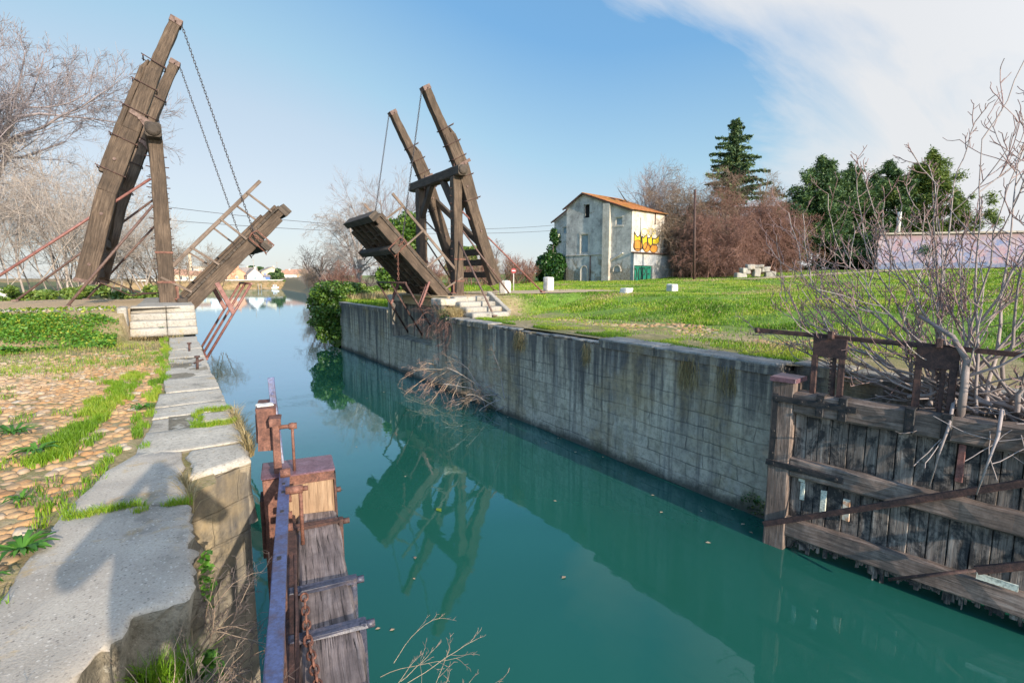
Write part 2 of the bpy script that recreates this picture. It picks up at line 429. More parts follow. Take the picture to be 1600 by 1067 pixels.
# ================================================================== materials
TIMBER = wood_mat('bridge_timber', (.035, .024, .017), (.105, .072, .049), (.185, .137, .1), crack=1.1)
TIMBER_DARK = wood_mat('dark_timber', (.03, .024, .02), (.075, .058, .045), (.135, .105, .083), crack=.8)
GATEWOOD = wood_mat('gate_timber', (.085, .06, .05), (.27, .195, .155), (.44, .355, .305), stain=(.06, .048, .042), stain_amt=.4)
PLANKWOOD = wood_mat('plank_timber', (.085, .068, .057), (.29, .24, .205), (.48, .425, .375), stain=(.02, .02, .022), stain_amt=.93, gs=.8)
TOPWOOD = wood_mat('cracked_timber', (.05, .04, .04), (.27, .215, .205), (.42, .36, .35), crack=1.3, gs=1.1)
TANWOOD = wood_mat('tan_timber', (.2, .125, .075), (.4, .27, .17), (.5, .36, .24), crack=.6)
RAILWOOD = wood_mat('rail_timber', (.09, .065, .05), (.2, .15, .12), (.3, .24, .2), crack=.5)
RUST = rust_mat('rust', (.055, .028, .024), (.17, .072, .05), (.27, .125, .085))
RUST_DK = rust_mat('dark_rust', (.025, .016, .016), (.075, .04, .035), (.16, .075, .055))
RODIRON = rust_mat('rod_iron', (.06, .035, .03), (.135, .082, .068), (.2, .125, .1), rough=.65)
REDIRON = rust_mat('red_lead_iron', (.12, .045, .04), (.24, .1, .085), (.3, .15, .13), rough=.6)
SKY_STEEL = rust_mat('sky_tinted_steel', (.09, .06, .07), (.075, .095, .2), (.095, .125, .28), rough=.45, scale=9, spec=.6)  # blue is the sky's reflection put into the steel's colour
SKY_PLATE = rust_mat('sky_tinted_plate', (.1, .05, .06), (.19, .1, .12), (.24, .14, .18), rough=.42, spec=.6)  # purple of reflected sky put into the rusty plate's colour
BLACKIRON = rust_mat('black_iron', (.012, .012, .014), (.03, .028, .03), (.07, .055, .05), rough=.6)
CHAINIRON = rust_mat('chain_iron', (.02, .02, .024), (.045, .042, .05), (.09, .07, .065), rough=.55)
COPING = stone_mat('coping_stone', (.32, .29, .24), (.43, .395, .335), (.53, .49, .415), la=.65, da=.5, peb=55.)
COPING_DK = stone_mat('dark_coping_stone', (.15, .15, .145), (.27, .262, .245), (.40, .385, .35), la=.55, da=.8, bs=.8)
SLABSTONE = stone_mat('slab_stone', (.30, .265, .22), (.41, .365, .31), (.50, .455, .385), la=.5, da=.4, speck=.45, bs=.4, fs=3.5, peb=62.)
ROUGHROCK = stone_mat('lichened_rock', (.09, .08, .06), (.2, .175, .13), (.34, .31, .25), lichen=(.58, .56, .5), la=.9, dark=(.03, .03, .02), da=.8, bs=1.)
STEPSTONE = stone_mat('step_stone', (.25, .235, .205), (.34, .32, .285), (.43, .41, .365), da=.75, la=.5)
WHITESTONE = stone_mat('bollard_stone', (.46, .45, .42), (.58, .57, .54), (.68, .66, .62), la=.15, da=.25)

def wall_material(name, base=1.0, top=0.):
    t = NT(name); geo = t.coord('pos'); P = t.sep(geo)
    along = t.math('ADD', P[0], P[1])
    cb = t.n('ShaderNodeCombineXYZ'); t.put(cb.inputs[0], along); t.put(cb.inputs[1], P[2])
    # wobble so courses are not ruled lines
    wob = t.noise(geo, .9, 4, .6, col=True)
    ad = t.n('ShaderNodeVectorMath', operation='MULTIPLY_ADD'); t.put(ad.inputs[0], wob); ad.inputs[1].default_value = (.3, .14, 0); t.put(ad.inputs[2], cb.outputs[0])
    br = t.n('ShaderNodeTexBrick'); t.put(br.inputs['Vector'], ad.outputs[0]); br.inputs['Scale'].default_value = 1.; br.inputs['Brick Width'].default_value = .78
    br.inputs['Row Height'].default_value = .3; br.inputs['Mortar Size'].default_value = .014; br.inputs['Mortar Smooth'].default_value = .5
    br.inputs['Color1'].default_value = (0, 0, 0, 1); br.inputs['Color2'].default_value = (1, 1, 1, 1); br.inputs['Mortar'].default_value = (.5, .5, .5, 1)
    n = t.noise(geo, .9, 7, .65); n2 = t.noise(geo, 9., 7, .7); n3 = t.noise(geo, 45., 4, .65)
    col = t.ramp(n, (.3, tuple(base * x for x in (.20, .175, .14))), (.5, tuple(base * x for x in (.40, .35, .27))), (.72, tuple(base * x for x in (.56, .49, .375))))
    col = t.mix(t.math('MULTIPLY', br.outputs['Color'], t.mapr(P[2], -.4, -1.6, 0., .5)), col, tuple(base * x for x in (.43, .39, .32)))
    col = t.mix(t.math('MULTIPLY', br.outputs['Fac'], t.math('MULTIPLY', t.ramp(t.noise(t.coord('pos', loc=(6, 1, 3)), .7, 5, .65), (.4, .0), (.58, .75)), t.mapr(P[2], -.35, -1.0))), col, (.09, .085, .075))
    # vertical weather streaks, heaviest under the coping
    st = t.noise(t.coord('pos', (2.6, 2.6, .16)), 1., 7, .62, .2); st2 = t.noise(t.coord('pos', (9., 9., .35)), 1., 5, .6)
    stv = t.math('ADD', t.math('MULTIPLY', t.math('SUBTRACT', t.math('ADD', t.math('MULTIPLY', st, .65), t.math('MULTIPLY', st2, .35)), .5), 2.4), .46)
    depth = t.mapr(P[2], -2.2, -.3, -.06, .30, False)
    k = t.math('ADD', t.math('ADD', stv, t.math('MULTIPLY', n, .25)), depth)
    col = t.mix(t.ramp(k, (.60, 0.), (.90, .9)), col, (.07, .068, .072))
    pale = t.ramp(t.noise(t.coord('pos', (4., 4., .22), (7, 3, 0)), 1., 5, .6), (.54, 0.), (.66, .35)); col = t.mix(pale, col, (.42, .40, .37))
    och = t.ramp(t.noise(t.coord('pos', loc=(3, 8, 2)), .55, 6, .7), (.50, 0.), (.64, .6)); col = t.mix(och, col, (.36, .27, .14))
    mos = t.math('MULTIPLY', t.ramp(t.noise(t.coord('pos', (1, 1, .6), (1, 2, 9)), .8, 7, .7), (.5, 0.), (.64, .75)), t.mapr(P[2], -1.2, -3.0))
    col = t.mix(mos, col, (.075, .085, .028))
    col = t.mix(t.ramp(n2, (.35, .45), (.55, 0.)), col, (.07, .068, .062))
    wl = t.mapr(t.math('ADD', P[2], t.math('ADD', t.math('MULTIPLY', n2, .2), t.math('MULTIPLY', n, .4))), -2.70, -2.42, 1., 0.); col = t.mix(t.math('MULTIPLY', wl, .85), col, (.045, .042, .03))
    t.set(Base_Color=col, Roughness=.92)
    h = t.math('ADD', t.math('MULTIPLY', br.outputs['Fac'], -.5), t.math('ADD', t.math('MULTIPLY', n2, .6), t.math('MULTIPLY', n3, .3)))
    t.bump(h, .8, .03); return t.m
WALLM = wall_material('old_quay_masonry', 1.22)

def ground_material(name, grassy):
    t = NT(name); g = t.coord('pos'); P = t.sep(g); n = t.noise(g, .45, 6, .6); n2 = t.noise(g, 6., 6, .7); n3 = t.noise(g, 30., 4, .7)
    soil = t.ramp(n2, (.3, (.22, .16, .09)), (.5, (.35, .265, .155)), (.7, (.44, .35, .22)))
    moss = t.ramp(n2, (.3, (.1, .1, .025)), (.6, (.2, .19, .055)), (.8, (.29, .25, .1)))
    c = t.mix(t.ramp(t.math('ADD', t.math('MULTIPLY', n, .6), t.math('MULTIPLY', n3, .4)), (.42, 0.), (.56, 1.)), soil, moss)
    if grassy:
        gr = t.ramp(t.math('ADD', t.math('MULTIPLY', n2, .5), t.math('MULTIPLY', t.noise(g, .9, 4, .6), .5)), (.35, (.08, .15, .015)), (.55, (.14, .25, .022)), (.7, (.22, .3, .045)))
        # lawn inland, bare trodden strip behind the coping
        f = t.mapr(t.math('ADD', P[0], t.math('MULTIPLY', t.math('SUBTRACT', n, .5), 3.)), 12.4, 14.4); c = t.mix(f, c, gr)
        y = t.mapr(t.math('ADD', P[1], t.math('MULTIPLY', t.math('SUBTRACT', n, .5), 3.)), 25.5, 27.); c = t.mix(y, c, gr)
        far = t.math('MULTIPLY', t.mapr(P[1], 42., 60.), t.mapr(t.math('SUBTRACT', P[0], t.math('MULTIPLY', P[1], .2)), 28., 8.)); c = t.mix(far, c, t.ramp(n2, (.3, (.13, .1, .05)), (.7, (.27, .2, .11))))
    else:
        c = t.mix(t.math('MULTIPLY', t.mapr(P[1], 17.5, 18.2), .9), c, t.mix(n2, (.42, .29, .16), (.5, .36, .22)))
        y = t.mapr(t.math('ADD', P[1], t.math('MULTIPLY', t.math('SUBTRACT', n, .5), 4.)), 27., 29.)
        c = t.mix(y, c, t.ramp(n2, (.3, (.06, .07, .02)), (.6, (.12, .13, .04)), (.8, (.22, .18, .08))))
    t.set(Base_Color=c, Roughness=.95); t.bump(t.math('ADD', n3, n2), .6, .04); return t.m
GROUND_L = ground_material('dry_ground', False); GROUND_R = ground_material('lawn_ground', True)
t = NT('path_gravel'); g = t.coord('pos'); n2 = t.noise(g, 9., 6, .7); t.set(Base_Color=t.ramp(n2, (.3, (.34, .25, .15)), (.7, (.5, .39, .26))), Roughness=.95); t.bump(n2, .5, .02); PATHM = t.m
# cobbles: each stone its own tint
t = NT('river_cobbles'); i = t.island(); p = t.coord('pos'); n = t.noise(p, 25., 5, .65); P = t.sep(p)
ca = t.ramp(i, (0., (.33, .17, .07)), (.3, (.42, .24, .105)), (.55, (.43, .285, .15)), (.8, (.36, .22, .115)), (.97, (.44, .37, .29)))
cb_ = t.ramp(i, (0., (.44, .32, .21)), (.5, (.52, .42, .31)), (1., (.56, .49, .41)))
c = t.mix(t.mapr(P[0], -1.2, -3.2, 0., .75), ca, cb_); c = t.mix(t.ramp(n, (.35, .5), (.55, 0.)), c, (.16, .12, .08)); c = t.mix(t.ramp(t.noise(p, 1.4, 6, .7), (.45, 0.), (.65, .55)), c, (.36, .26, .155)); t.set(Base_Color=c, Roughness=.85); t.bump(n, .5, .01); COBBLE = t.m
# water: murky green body under a nearly still surface
t = NT('canal_water'); g = t.coord('pos'); a = t.noise(t.coord('pos', (1.0, .55, 1)), 1.1, 3, .5, .3); b = t.noise(t.coord('pos', (1., .6, 1)), 6., 2, .5)
far = t.mapr(t.sep(g)[1], 30., 120., 0., 1.)
n = t.noise(g, .12, 3, .5); t.set(Base_Color=t.ramp(n, (.35, (.012, .09, .066)), (.65, (.016, .115, .088))), Roughness=.015, IOR=1.75)
bm = t.bump(t.math('ADD', a, t.math('MULTIPLY', b, .12)), .05, .1)
df = t.n('ShaderNodeBsdfDiffuse'); t.put(df.inputs[0], t.ramp(n, (.35, (.012, .088, .064)), (.65, (.018, .118, .09)))); gl = t.n('ShaderNodeBsdfGlossy'); gl.inputs['Roughness'].default_value = .03; gl.inputs[0].default_value = (.64, .82, 1., 1); t.put(gl.inputs['Normal'], bm)
lw = t.n('ShaderNodeLayerWeight'); lw.inputs[0].default_value = .5; t.put(lw.inputs['Normal'], bm); fr = t.ramp(lw.outputs['Facing'], (0., .02), (.35, .045), (.55, .12), (.70, .36), (.82, .72), (1., .97))
mx = t.n('ShaderNodeMixShader'); t.put(mx.inputs[0], fr); t.t.links.new(df.outputs[0], mx.inputs[1]); t.t.links.new(gl.outputs[0], mx.inputs[2]); t.t.links.new(mx.outputs[0], t.out.inputs[0]); WATERM = t.m

GRASS = leaf_mat('grass_blade', (.065, .15, .006), (.155, .30, .01), (.32, .37, .04), trans=.3, bn=.45, iw=.32)
GRASS_DRY = leaf_mat('dry_grass_blade', (.2, .15, .06), (.34, .26, .12), (.44, .36, .2), trans=.25)
WEED = leaf_mat('weed_leaf', (.035, .12, .012), (.07, .2, .02), (.12, .28, .03), trans=.25)
WEEDY = leaf_mat('yellow_green_leaf', (.09, .17, .015), (.15, .26, .02), (.3, .33, .03), trans=.25)

# ================================================================== levels and edges
WZ = -3.05
def zR(X, Y):
    X = np.asarray(X, float); Y = np.asarray(Y, float)
    base = .8 * ss(12.4, 19.5, X) * (1 - .9 * ss(26, 32, Y) * (1 - ss(14, 24, X))) + 1.75 * ss(20, 70, X)
    pf = .78 * ss(18.2, 19.9, Y) * (1 - ss(26.0, 28.6, Y)) * (1 - ss(30, 45, X))
    pf = np.where(X < 11.7, .76 * ((Y > 19.75) & (Y < 26.2)), pf)
    return np.maximum(base, pf)
def zL(X, Y):
    X = np.asarray(X, float); Y = np.asarray(Y, float)
    s = .77 * ss(15.4, 18.1, Y); e = .77 * (Y > 18.2)
    z = np.where(X > -1.05, e, s)
    z = z - .3 * ss(27, 33, Y)
    dip = ss(-1.15, -.8, X) * (1 - ss(2.9, 3.6, Y)); return z - .42 * dip - .05 * ss(-7, -8, X) * 0
def gridmesh(name, us, vs, fx, fz, mat, nz=.03):
    U, W = np.meshgrid(us, vs); X = fx(U, W); Z = fz(X, W, U)
    Z = Z + nz * (np.sin(X * 1.7 + np.sin(W * .9) * 2) * np.sin(W * 1.3 + 1) + .5 * np.sin(X * 4.3 + W * 3.7)) * ss(.6, 2., np.abs(U))
    v = np.stack([X, W, Z], -1).reshape(-1, 3); nu, nv = len(us), len(vs)
    i = np.arange(nv - 1)[:, None] * nu + np.arange(nu - 1)[None]
    q = np.stack([i, i + 1, i + nu + 1, i + nu], -1).reshape(-1, 4)
    o = np_mesh(name, v, None, q, mat, None, True); o['kind'] = 'structure'; return o
uR = np.concatenate([np.arange(0, 6, .25), np.arange(6, 30, .7), np.geomspace(30, 900, 26)])
def eR(Y): return np.where(Y < 4.9, 9.98, 9.55)
gridmesh('terrain', uR + 0, np.concatenate([np.geomspace(-300, -8, 14), np.arange(-7, 35.3, .4)]), lambda U, W: eR(W) + U, lambda X, W, U: zR(X, W) - .03 * (1 - ss(.2, .8, U)) - 3.2 * ((X < 12.0) & (W > 19.8) & (W < 25.4)) * 0, GROUND_R)
def eRn(Y): return np.interp(Y, [35, 38, 60, 107, 162, 208, 260, 900], [9.4, 9.6, 14.5, 23, 34, 37, 39, 60])
gridmesh('terrain', np.concatenate([[-3, -1], uR]), np.concatenate([np.arange(34.9, 60, .6), np.geomspace(60, 900, 40)]), lambda U, W: eRn(W) + U,
         lambda X, W, U: -3.6 + (3.55 + zR(X, W)) * ss(-1.5, 3.6, U), GROUND_R)
uL = np.concatenate([np.arange(0, 3, .12), np.arange(3, 12, .4), np.geomspace(12, 900, 26)])
gridmesh('terrain', -uL, np.concatenate([np.geomspace(-300, -4, 14), np.arange(-3.6, 27.2, .2)]), lambda U, W: np.where(W < 4.6, -.06, np.where((W > 15.9) & (W < 18.4), -1.0, .2)) + U,
         lambda X, W, U: zL(X, W) - .05 + .016 * (W < 14.5), GROUND_L, .012)
def eLn(Y): return np.interp(Y, [27, 60, 100, 150, 228, 900], [.5, .5, -4, -14, -45, -200])
gridmesh('terrain', -np.concatenate([[-3, -1], uL]), np.concatenate([np.arange(27.1, 60, .6), np.geomspace(60, 900, 40)]), lambda U, W: eLn(W) + U,
         lambda X, W, U: -3.6 + (3.55 + .45 + .3 * np.sin(X * .2)) * ss(-1.5, 2.5, -U), GROUND_L)
# far bank where the canal bends out of sight
t = NT('reed_bank'); g = t.coord('pos'); n = t.noise(t.coord('pos', (1, 1, .3)), .8, 6, .7); t.set(Base_Color=t.ramp(n, (.35, (.1, .11, .035)), (.5, (.26, .17, .08)), (.68, (.36, .26, .14))), Roughness=.95); t.bump(n, 1., .3); REEDM = t.m
us = np.arange(-180, 181, 3.); vs = np.concatenate([np.arange(224, 240, 1.2), np.geomspace(240, 900, 12)])
gridmesh('terrain', us, vs, lambda U, W: U, lambda X, W, U: -3.5 + 3.4 * ss(224.5, 230 + 1.5 * np.sin(X * .3), W) + .5 * ss(228, 233, W), REEDM, .12)
# the canal
v = [(-500, -60, WZ), (500, -60, WZ), (500, 232, WZ), (-500, 232, WZ)]
o = np_mesh('water', v, None, [[0, 1, 2, 3]], WATERM); o['kind'] = 'structure'

# ================================================================== quays
def wall_grid(mb, a, b, z0, z1, step=.3, amp=.035, mat=0, flip=False, nx=None):
    """upright masonry face from a to b (xy), bulging a little"""
    a = V3(*a); b = V3(*b); L = np.linalg.norm(b - a); nu = max(1, int(L / step)); nv = max(1, int((z1 - z0) / step)); d = (b - a) / L; n = V3(d[1], -d[0])
    vs = []; 
    for j in range(nv + 1):
        for i in range(nu + 1):
            p = a + (b - a) * i / nu; z = z0 + (z1 - z0) * j / nv
            e = min(i, nu - i, 1) if True else 1
            o = amp * fbm((p[0], p[1], z), .9, 4) * (1 if e else .0); q = p + n * o; vs.append(V3(q[0], q[1], z))
    fs = [(j * (nu + 1) + i, j * (nu + 1) + i + 1, (j + 1) * (nu + 1) + i + 1, (j + 1) * (nu + 1) + i) for j in range(nv) for i in range(nu)]
    mb.add(vs, fs if not flip else [f[::-1] for f in fs], None, mat, True)
XL, XR = .5, 9.26
def xin(Y): return float(np.interp(Y, [5.3, 6., 8.2, 12, 17], [-.42, -.34, -.2, -.12, -.1]))
# --- left quay
qw = empty('quay_wall', (XL, 10, 0), 'sunlit stone canal quay with big worn coping slabs on the cobbled bank', 'quay wall')
m = MB()
wall_grid(m, (.44, 34.), (.46, 5.0), -3.6, -.02, mat=0)
m2 = MB(); wall_grid(m2, (.46, 5.0), (-.04, 4.62), -3.6, -.05, .12, .045); m2.build('end_masonry', wall_material('quay_end_masonry', .62), qw)  # masonry colour darkened here to offset direct sun on the end face
wall_grid(m, (-.04, 4.62), (-.04, -6.), -3.6, -.34, .3, .03)
m.build('masonry', WALLM, qw)
def part_slab(poly, z0, z1, mat=COPING, **k):
    mb = MB(); slab(mb, poly, z0, z1, smat=1, **k); return mb.build('coping_stone', [mat, ROUGHROCK], qw)
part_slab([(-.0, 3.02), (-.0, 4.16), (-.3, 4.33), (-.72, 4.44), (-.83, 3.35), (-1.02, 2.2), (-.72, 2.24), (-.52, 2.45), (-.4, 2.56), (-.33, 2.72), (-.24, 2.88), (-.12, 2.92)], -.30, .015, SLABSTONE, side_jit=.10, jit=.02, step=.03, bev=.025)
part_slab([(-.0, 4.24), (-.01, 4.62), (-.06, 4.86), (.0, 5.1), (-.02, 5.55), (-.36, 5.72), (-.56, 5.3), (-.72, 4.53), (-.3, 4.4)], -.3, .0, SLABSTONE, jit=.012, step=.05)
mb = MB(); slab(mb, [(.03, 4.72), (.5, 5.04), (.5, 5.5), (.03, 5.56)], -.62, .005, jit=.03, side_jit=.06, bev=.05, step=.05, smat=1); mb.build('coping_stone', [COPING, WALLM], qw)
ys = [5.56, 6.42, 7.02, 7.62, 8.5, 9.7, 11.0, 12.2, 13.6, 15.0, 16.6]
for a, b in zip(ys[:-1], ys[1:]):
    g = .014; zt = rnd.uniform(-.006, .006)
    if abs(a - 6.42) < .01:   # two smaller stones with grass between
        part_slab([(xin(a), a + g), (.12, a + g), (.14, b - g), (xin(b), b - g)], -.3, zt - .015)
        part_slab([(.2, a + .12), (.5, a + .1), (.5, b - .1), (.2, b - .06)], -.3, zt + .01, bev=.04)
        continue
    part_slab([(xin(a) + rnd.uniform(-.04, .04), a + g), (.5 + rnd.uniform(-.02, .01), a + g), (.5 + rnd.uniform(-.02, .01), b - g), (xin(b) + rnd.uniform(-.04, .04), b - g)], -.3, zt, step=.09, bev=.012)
mb = MB(); box(mb, (.17, 11.1, -.107), (.58, 11.0, .2)); mb.build('joint_mortar', ROUGHROCK, qw)
# weather-rounded ledge under the broken slab
mb = MB(); stone(mb, (-.5, 1.8, -.62), (.94, 3.2, .5), .06, 8, .05, 2.2); mb.build('ledge', ROUGHROCK, qw)
# --- mooring pins
for i, (x, y, h) in enumerate(((.25, 13.2, .16), (.3, 10.55, .2))):
    mb = MB(); rod(mb, [(x, y, -.02), (x + .01, y, h)], .022, 8); rod(mb, [(x + .01, y, h), (x + .01, y, h + .03)], .045, 10)
    if i: rod(mb, [(x - .05, y, .1), (x + .1, y, .16)], .018, 6)
    tag(mb.build('mooring_pin', RUST_DK), ['plain rusty iron pin with round head in the coping, nearer the bridge', 'rusty iron pin with a cross stub in the coping, nearer the viewer'][i], 'mooring pin', 'iron pins in the left quay')

# --- left steps up to the bridge platform
st = empty('stone_steps', (-.2, 18, 0), 'four pale stone steps up to the bridge platform on the cobbled bank', 'steps')
Ys = [17.45, 17.8, 18.15, 18.5]
for i, y in enumerate(Ys):
    for x0, x1 in ((-1.02, -.16), (-.15, .58)):
        mb = MB(); stone(mb, ((x0 + x1) / 2, y + .35, .19 * (i + 1) - .115), (x1 - x0, .7, .23), .025, 6, .012, 5.); mb.build('step', STEPSTONE, st)
mb = MB(); stone(mb, (-1.16, 18.05, .42), (.22, 1.0, .74), .04, 6, .015, 4); mb.build('side_stone', STEPSTONE, st)
# platform: retaining edge + top
pw = empty('bridge_platform', (-.3, 22, .7), 'low stone-edged earth platform carrying the taller bridge frame at left', 'platform')
mb = MB(); wall_grid(mb, (.56, 27.2), (.56, 18.8), -3.6, .74, amp=.03); mb.build('masonry', WALLM, pw)
mb = MB(); slab(mb, [(-.9, 18.85), (.58, 18.85), (.58, 26.8), (-.9, 26.8)], .4, .755, jit=.01, step=.3); mb.build('paving', STEPSTONE, pw)
x = -1.35
while x > -9:
    w = rnd.uniform(.9, 1.5); mb = MB(); stone(mb, (x - w / 2, 18.35, .66), (w - .02, .4, .24), .03, 5, .015, 4); mb.build('edging_stone', STEPSTONE, pw); x -= w
# --- right quay
qr = empty('quay_wall', (XR, 20, 0), 'tall grey streaked masonry canal wall below the green lawn', 'quay wall')
m = MB()
wall_grid(m, (XR + .02, 5.05), (XR + .02, 19.3), -3.6, -.16)
wall_grid(m, (XR + .02, 25.6), (XR + .02, 34.7), -3.6, -.16)
wall_grid(m, (9.3, 19.3), (9.3, 25.6), -3.6, -1.36)
wall_grid(m, (9.3, 19.3), (9.3, 20.3), -1.36, .5); wall_grid(m, (9.3, 25.05), (9.3, 25.6), -1.36, .5); wall_grid(m, (10.12, 20.2), (10.12, 25.1), -1.4, .62); wall_grid(m, (10.12, 25.05), (9.3, 25.05), -1.4, .5, .15)
m.add([(9.28, 20.2, -1.36), (10.2, 20.2, -1.34), (10.2, 25.1, -1.34), (9.28, 25.1, -1.36)], [(0, 1, 2, 3)]); m.add([(9.3, 20.3, -1.4), (10.15, 20.3, -1.4), (10.15, 20.3, .55), (9.3, 20.3, .55)], [(0, 1, 2, 3)])
wall_grid(m, (XR + .02, 34.7), (14, 34.9), -3.6, -.1)
wall_grid(m, (9.8, 5.06), (XR + .02, 5.05), -3.6, -.16, .12)
wall_grid(m, (9.78, -8), (9.78, 5.06), -3.6, -.16)
m.build('masonry', WALLM, qr)
mb = MB()
def cop(y0, y1, x0=XR - .02, w=.6, z1=.02, z0=-.2, j=.025):
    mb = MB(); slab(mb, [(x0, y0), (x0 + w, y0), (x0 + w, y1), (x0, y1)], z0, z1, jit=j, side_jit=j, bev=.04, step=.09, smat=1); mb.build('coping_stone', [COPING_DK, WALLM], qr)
y = 5.06
while y < 19.1:
    L = min(rnd.uniform(1.1, 1.9), 19.25 - y)
    if y < 9.0: cop(y + .008, y + L - .008, w=.72, z1=.03 + rnd.uniform(-.025, .01), j=.035)
    elif y < 11.6:                                   # frost-broken stretch
        cop(y + .01, y + L - .01, x0=XR + rnd.uniform(.0, .12), w=.5, z1=-.04 + rnd.uniform(-.05, .03), j=.08)
    elif y < 14: cop(y + .01, y + L - .01, x0=XR + rnd.uniform(.02, .28), w=.45, z1=-.05 + rnd.uniform(-.07, .04), j=.09)
    else: cop(y + .008, y + L - .008, z1=.02 + rnd.uniform(-.03, .01), j=.035)
    y += L
y = 25.6
while y < 34.5:
    L = rnd.uniform(1.2, 1.8); cop(y + .01, min(y + L, 34.75) - .01); y += L
y = 5.04
while y > -6:
    L = rnd.uniform(.9, 1.5); cop(y - L + .01, y - .01, x0=9.74, w=.5, z1=rnd.uniform(-.02, .02)); y -= L
# abutment under the right leaf, platform paving and steps
ab = empty('bridge_platform', (11, 22, .7), 'weedy stone abutment and platform carrying the bridge frame on the lawn side', 'platform')
mb = MB(); stone(mb, (10.32, 22.65, .6), (.46, 4.9, .3), .05, 8, .03, 3); mb.build('kerb_stone', COPING, ab)
for y_, l_ in ((19.78, 1.0), (25.34, .66)): mb = MB(); stone(mb, (9.66, y_, .58), (.78, l_, .3), .05, 8, .03, 3); mb.build('kerb_stone', COPING, ab)
mb = MB(); slab(mb, [(9.9, 19.75), (12.3, 19.75), (12.3, 26.2), (9.9, 26.2)], .3, .80, jit=.02, step=.3); mb.build('paving', GROUND_L, ab)
mb = MB(); wall_grid(mb, (9.9, 19.72), (9.3, 19.3), -.3, .6, .15); wall_grid(mb, (9.94, 19.2), (9.94, 17.9), -.1, .1, .2); mb.build('masonry', WALLM, ab)
sr = empty('stone_steps', (10.8, 18.7, 0), 'pale stone steps with a slanting side stone up to the lawn side platform', 'steps')
for i, y in enumerate((17.75, 18.28, 18.8, 19.3)):
    mb = MB(); stone(mb, (10.78, y + .5, .2 * (i + 1) - .14), (1.7, 1.0, .28), .03, 7, .02, 4); mb.build('step', STEPSTONE, sr)
mb = MB(); beam(mb, (11.72, 17.9, .12), (11.72, 19.5, .86), .2, .3, side=(1, 0, 0), ch=.03, jit=.012); mb.build('side_stone', STEPSTONE, sr)
# --- white bollards
def bollard(x, y, z, h, w, lab, tilt=(0, 0), cut=0):
    mb = MB(); stone(mb, (x, y, z + h / 2 - .1), (w, w * .9, h + .2), .06, 6, .03, 4, rz=rnd.uniform(0, .5), tilt=tilt)
    tag(mb.build('stone_bollard', WHITESTONE), lab, 'bollard', 'whitewashed stone bollards')
bollard(14.08, 21.86, .8, .66, .5, 'white stone bollard at the foot of the right balance beam')
bollard(18.36, 23.82, 1.02, .62, .5, 'white stone bollard in front of the ivy beside the house')
bollard(19.18, 18.48, .66, .42, .52, 'low slanting white bollard sunk in the lawn, nearest the canal', (.2, .05))
bollard(22.74, 18.51, .78, .48, .5, 'white bollard in the lawn, the one farthest right')
bollard(-7.2, 35.9, .2, .85, .75, 'pale stone post at the left edge behind the long rod')
# --- cobbles
R = np.random.default_rng(5)
def cobbles(xs, ys, ok, smin, smax, zf, name='cobble_path'):
    nx = int((xs[1] - xs[0]) / smin); ny = int((ys[1] - ys[0]) / (smin * .9))
    gx, gy = np.meshgrid(np.arange(nx), np.arange(ny)); X = xs[0] + (gx + .5 * (gy % 2)) * smin + R.normal(0, smin * .12, gx.shape); Y = ys[0] + gy * smin * .9 + R.normal(0, smin * .12, gx.shape)
    X = X.ravel(); Y = Y.ravel(); k = ok(X, Y); X = X[k]; Y = Y[k]; n = len(X)
    a = R.uniform(0, np.pi, n); rx = smin * R.uniform(.5, .68, n); ry = rx * R.uniform(.62, .95, n); hh = R.uniform(.3, .7, n); zz = zf(X, Y) + R.normal(0, .007, n)
    K = 9; th = np.arange(K) / K * 2 * np.pi; rr = 1 + R.normal(0, .07, (n, K)); vs = []
    for s, z in ((1.02, -.03), (1.0, .004), (.82, .022), (.45, .034)):
        px = np.cos(th) * rx[:, None] * rr * s; py = np.sin(th) * ry[:, None] * rr * s
        vs.append(np.stack([X[:, None] + px * np.cos(a)[:, None] - py * np.sin(a)[:, None], Y[:, None] + px * np.sin(a)[:, None] + py * np.cos(a)[:, None], zz[:, None] + z * hh[:, None] + R.normal(0, .003, (n, K))], -1))
    vs = np.stack(vs, 1); top = np.stack([X, Y, zz + .037 * hh], -1)[:, None]
    V = np.concatenate([vs.reshape(n, 4 * K, 3), top], 1); S = 4 * K + 1; b = (np.arange(n) * S)[:, None]
    q = []; tr = []
    for l in range(3):
        for i in range(K): q.append([l * K + i, l * K + (i + 1) % K, (l + 1) * K + (i + 1) % K, (l + 1) * K + i])
    for i in range(K): tr.append([3 * K + i, 3 * K + (i + 1) % K, 4 * K])
    o = np_mesh(name, V.reshape(-1, 3), (b[:, None] + np.array(tr)[None]).reshape(-1, 3), (b[:, None] + np.array(q)[None]).reshape(-1, 4), COBBLE, None, True); o['kind'] = 'structure'
    return o
XI = lambda Y: np.interp(Y, [2.2, 3.35, 4.44, 5.3, 5.72, 8.2, 12, 17], [-1.08, -.9, -.78, -.62, -.46, -.27, -.2, -.18])
cobbles((-7.5, 0), (1.5, 14.4), lambda X, Y: (X < XI(Y)) & (R.random(len(X)) > .12 + .5 * ss(10.5, 14.4, Y)), .105, .2, lambda X, Y: zL(X, Y) * 0 - .034)
cobbles((10.6, 15.5), (6.5, 15.5), lambda X, Y: (np.abs(X - (13.3 - .14 * (Y - 6))) < 1.0 + .5 * np.sin(Y * 1.3)) & (R.random(len(X)) > .25), .15, .2, lambda X, Y: zR(X, Y) - .012)
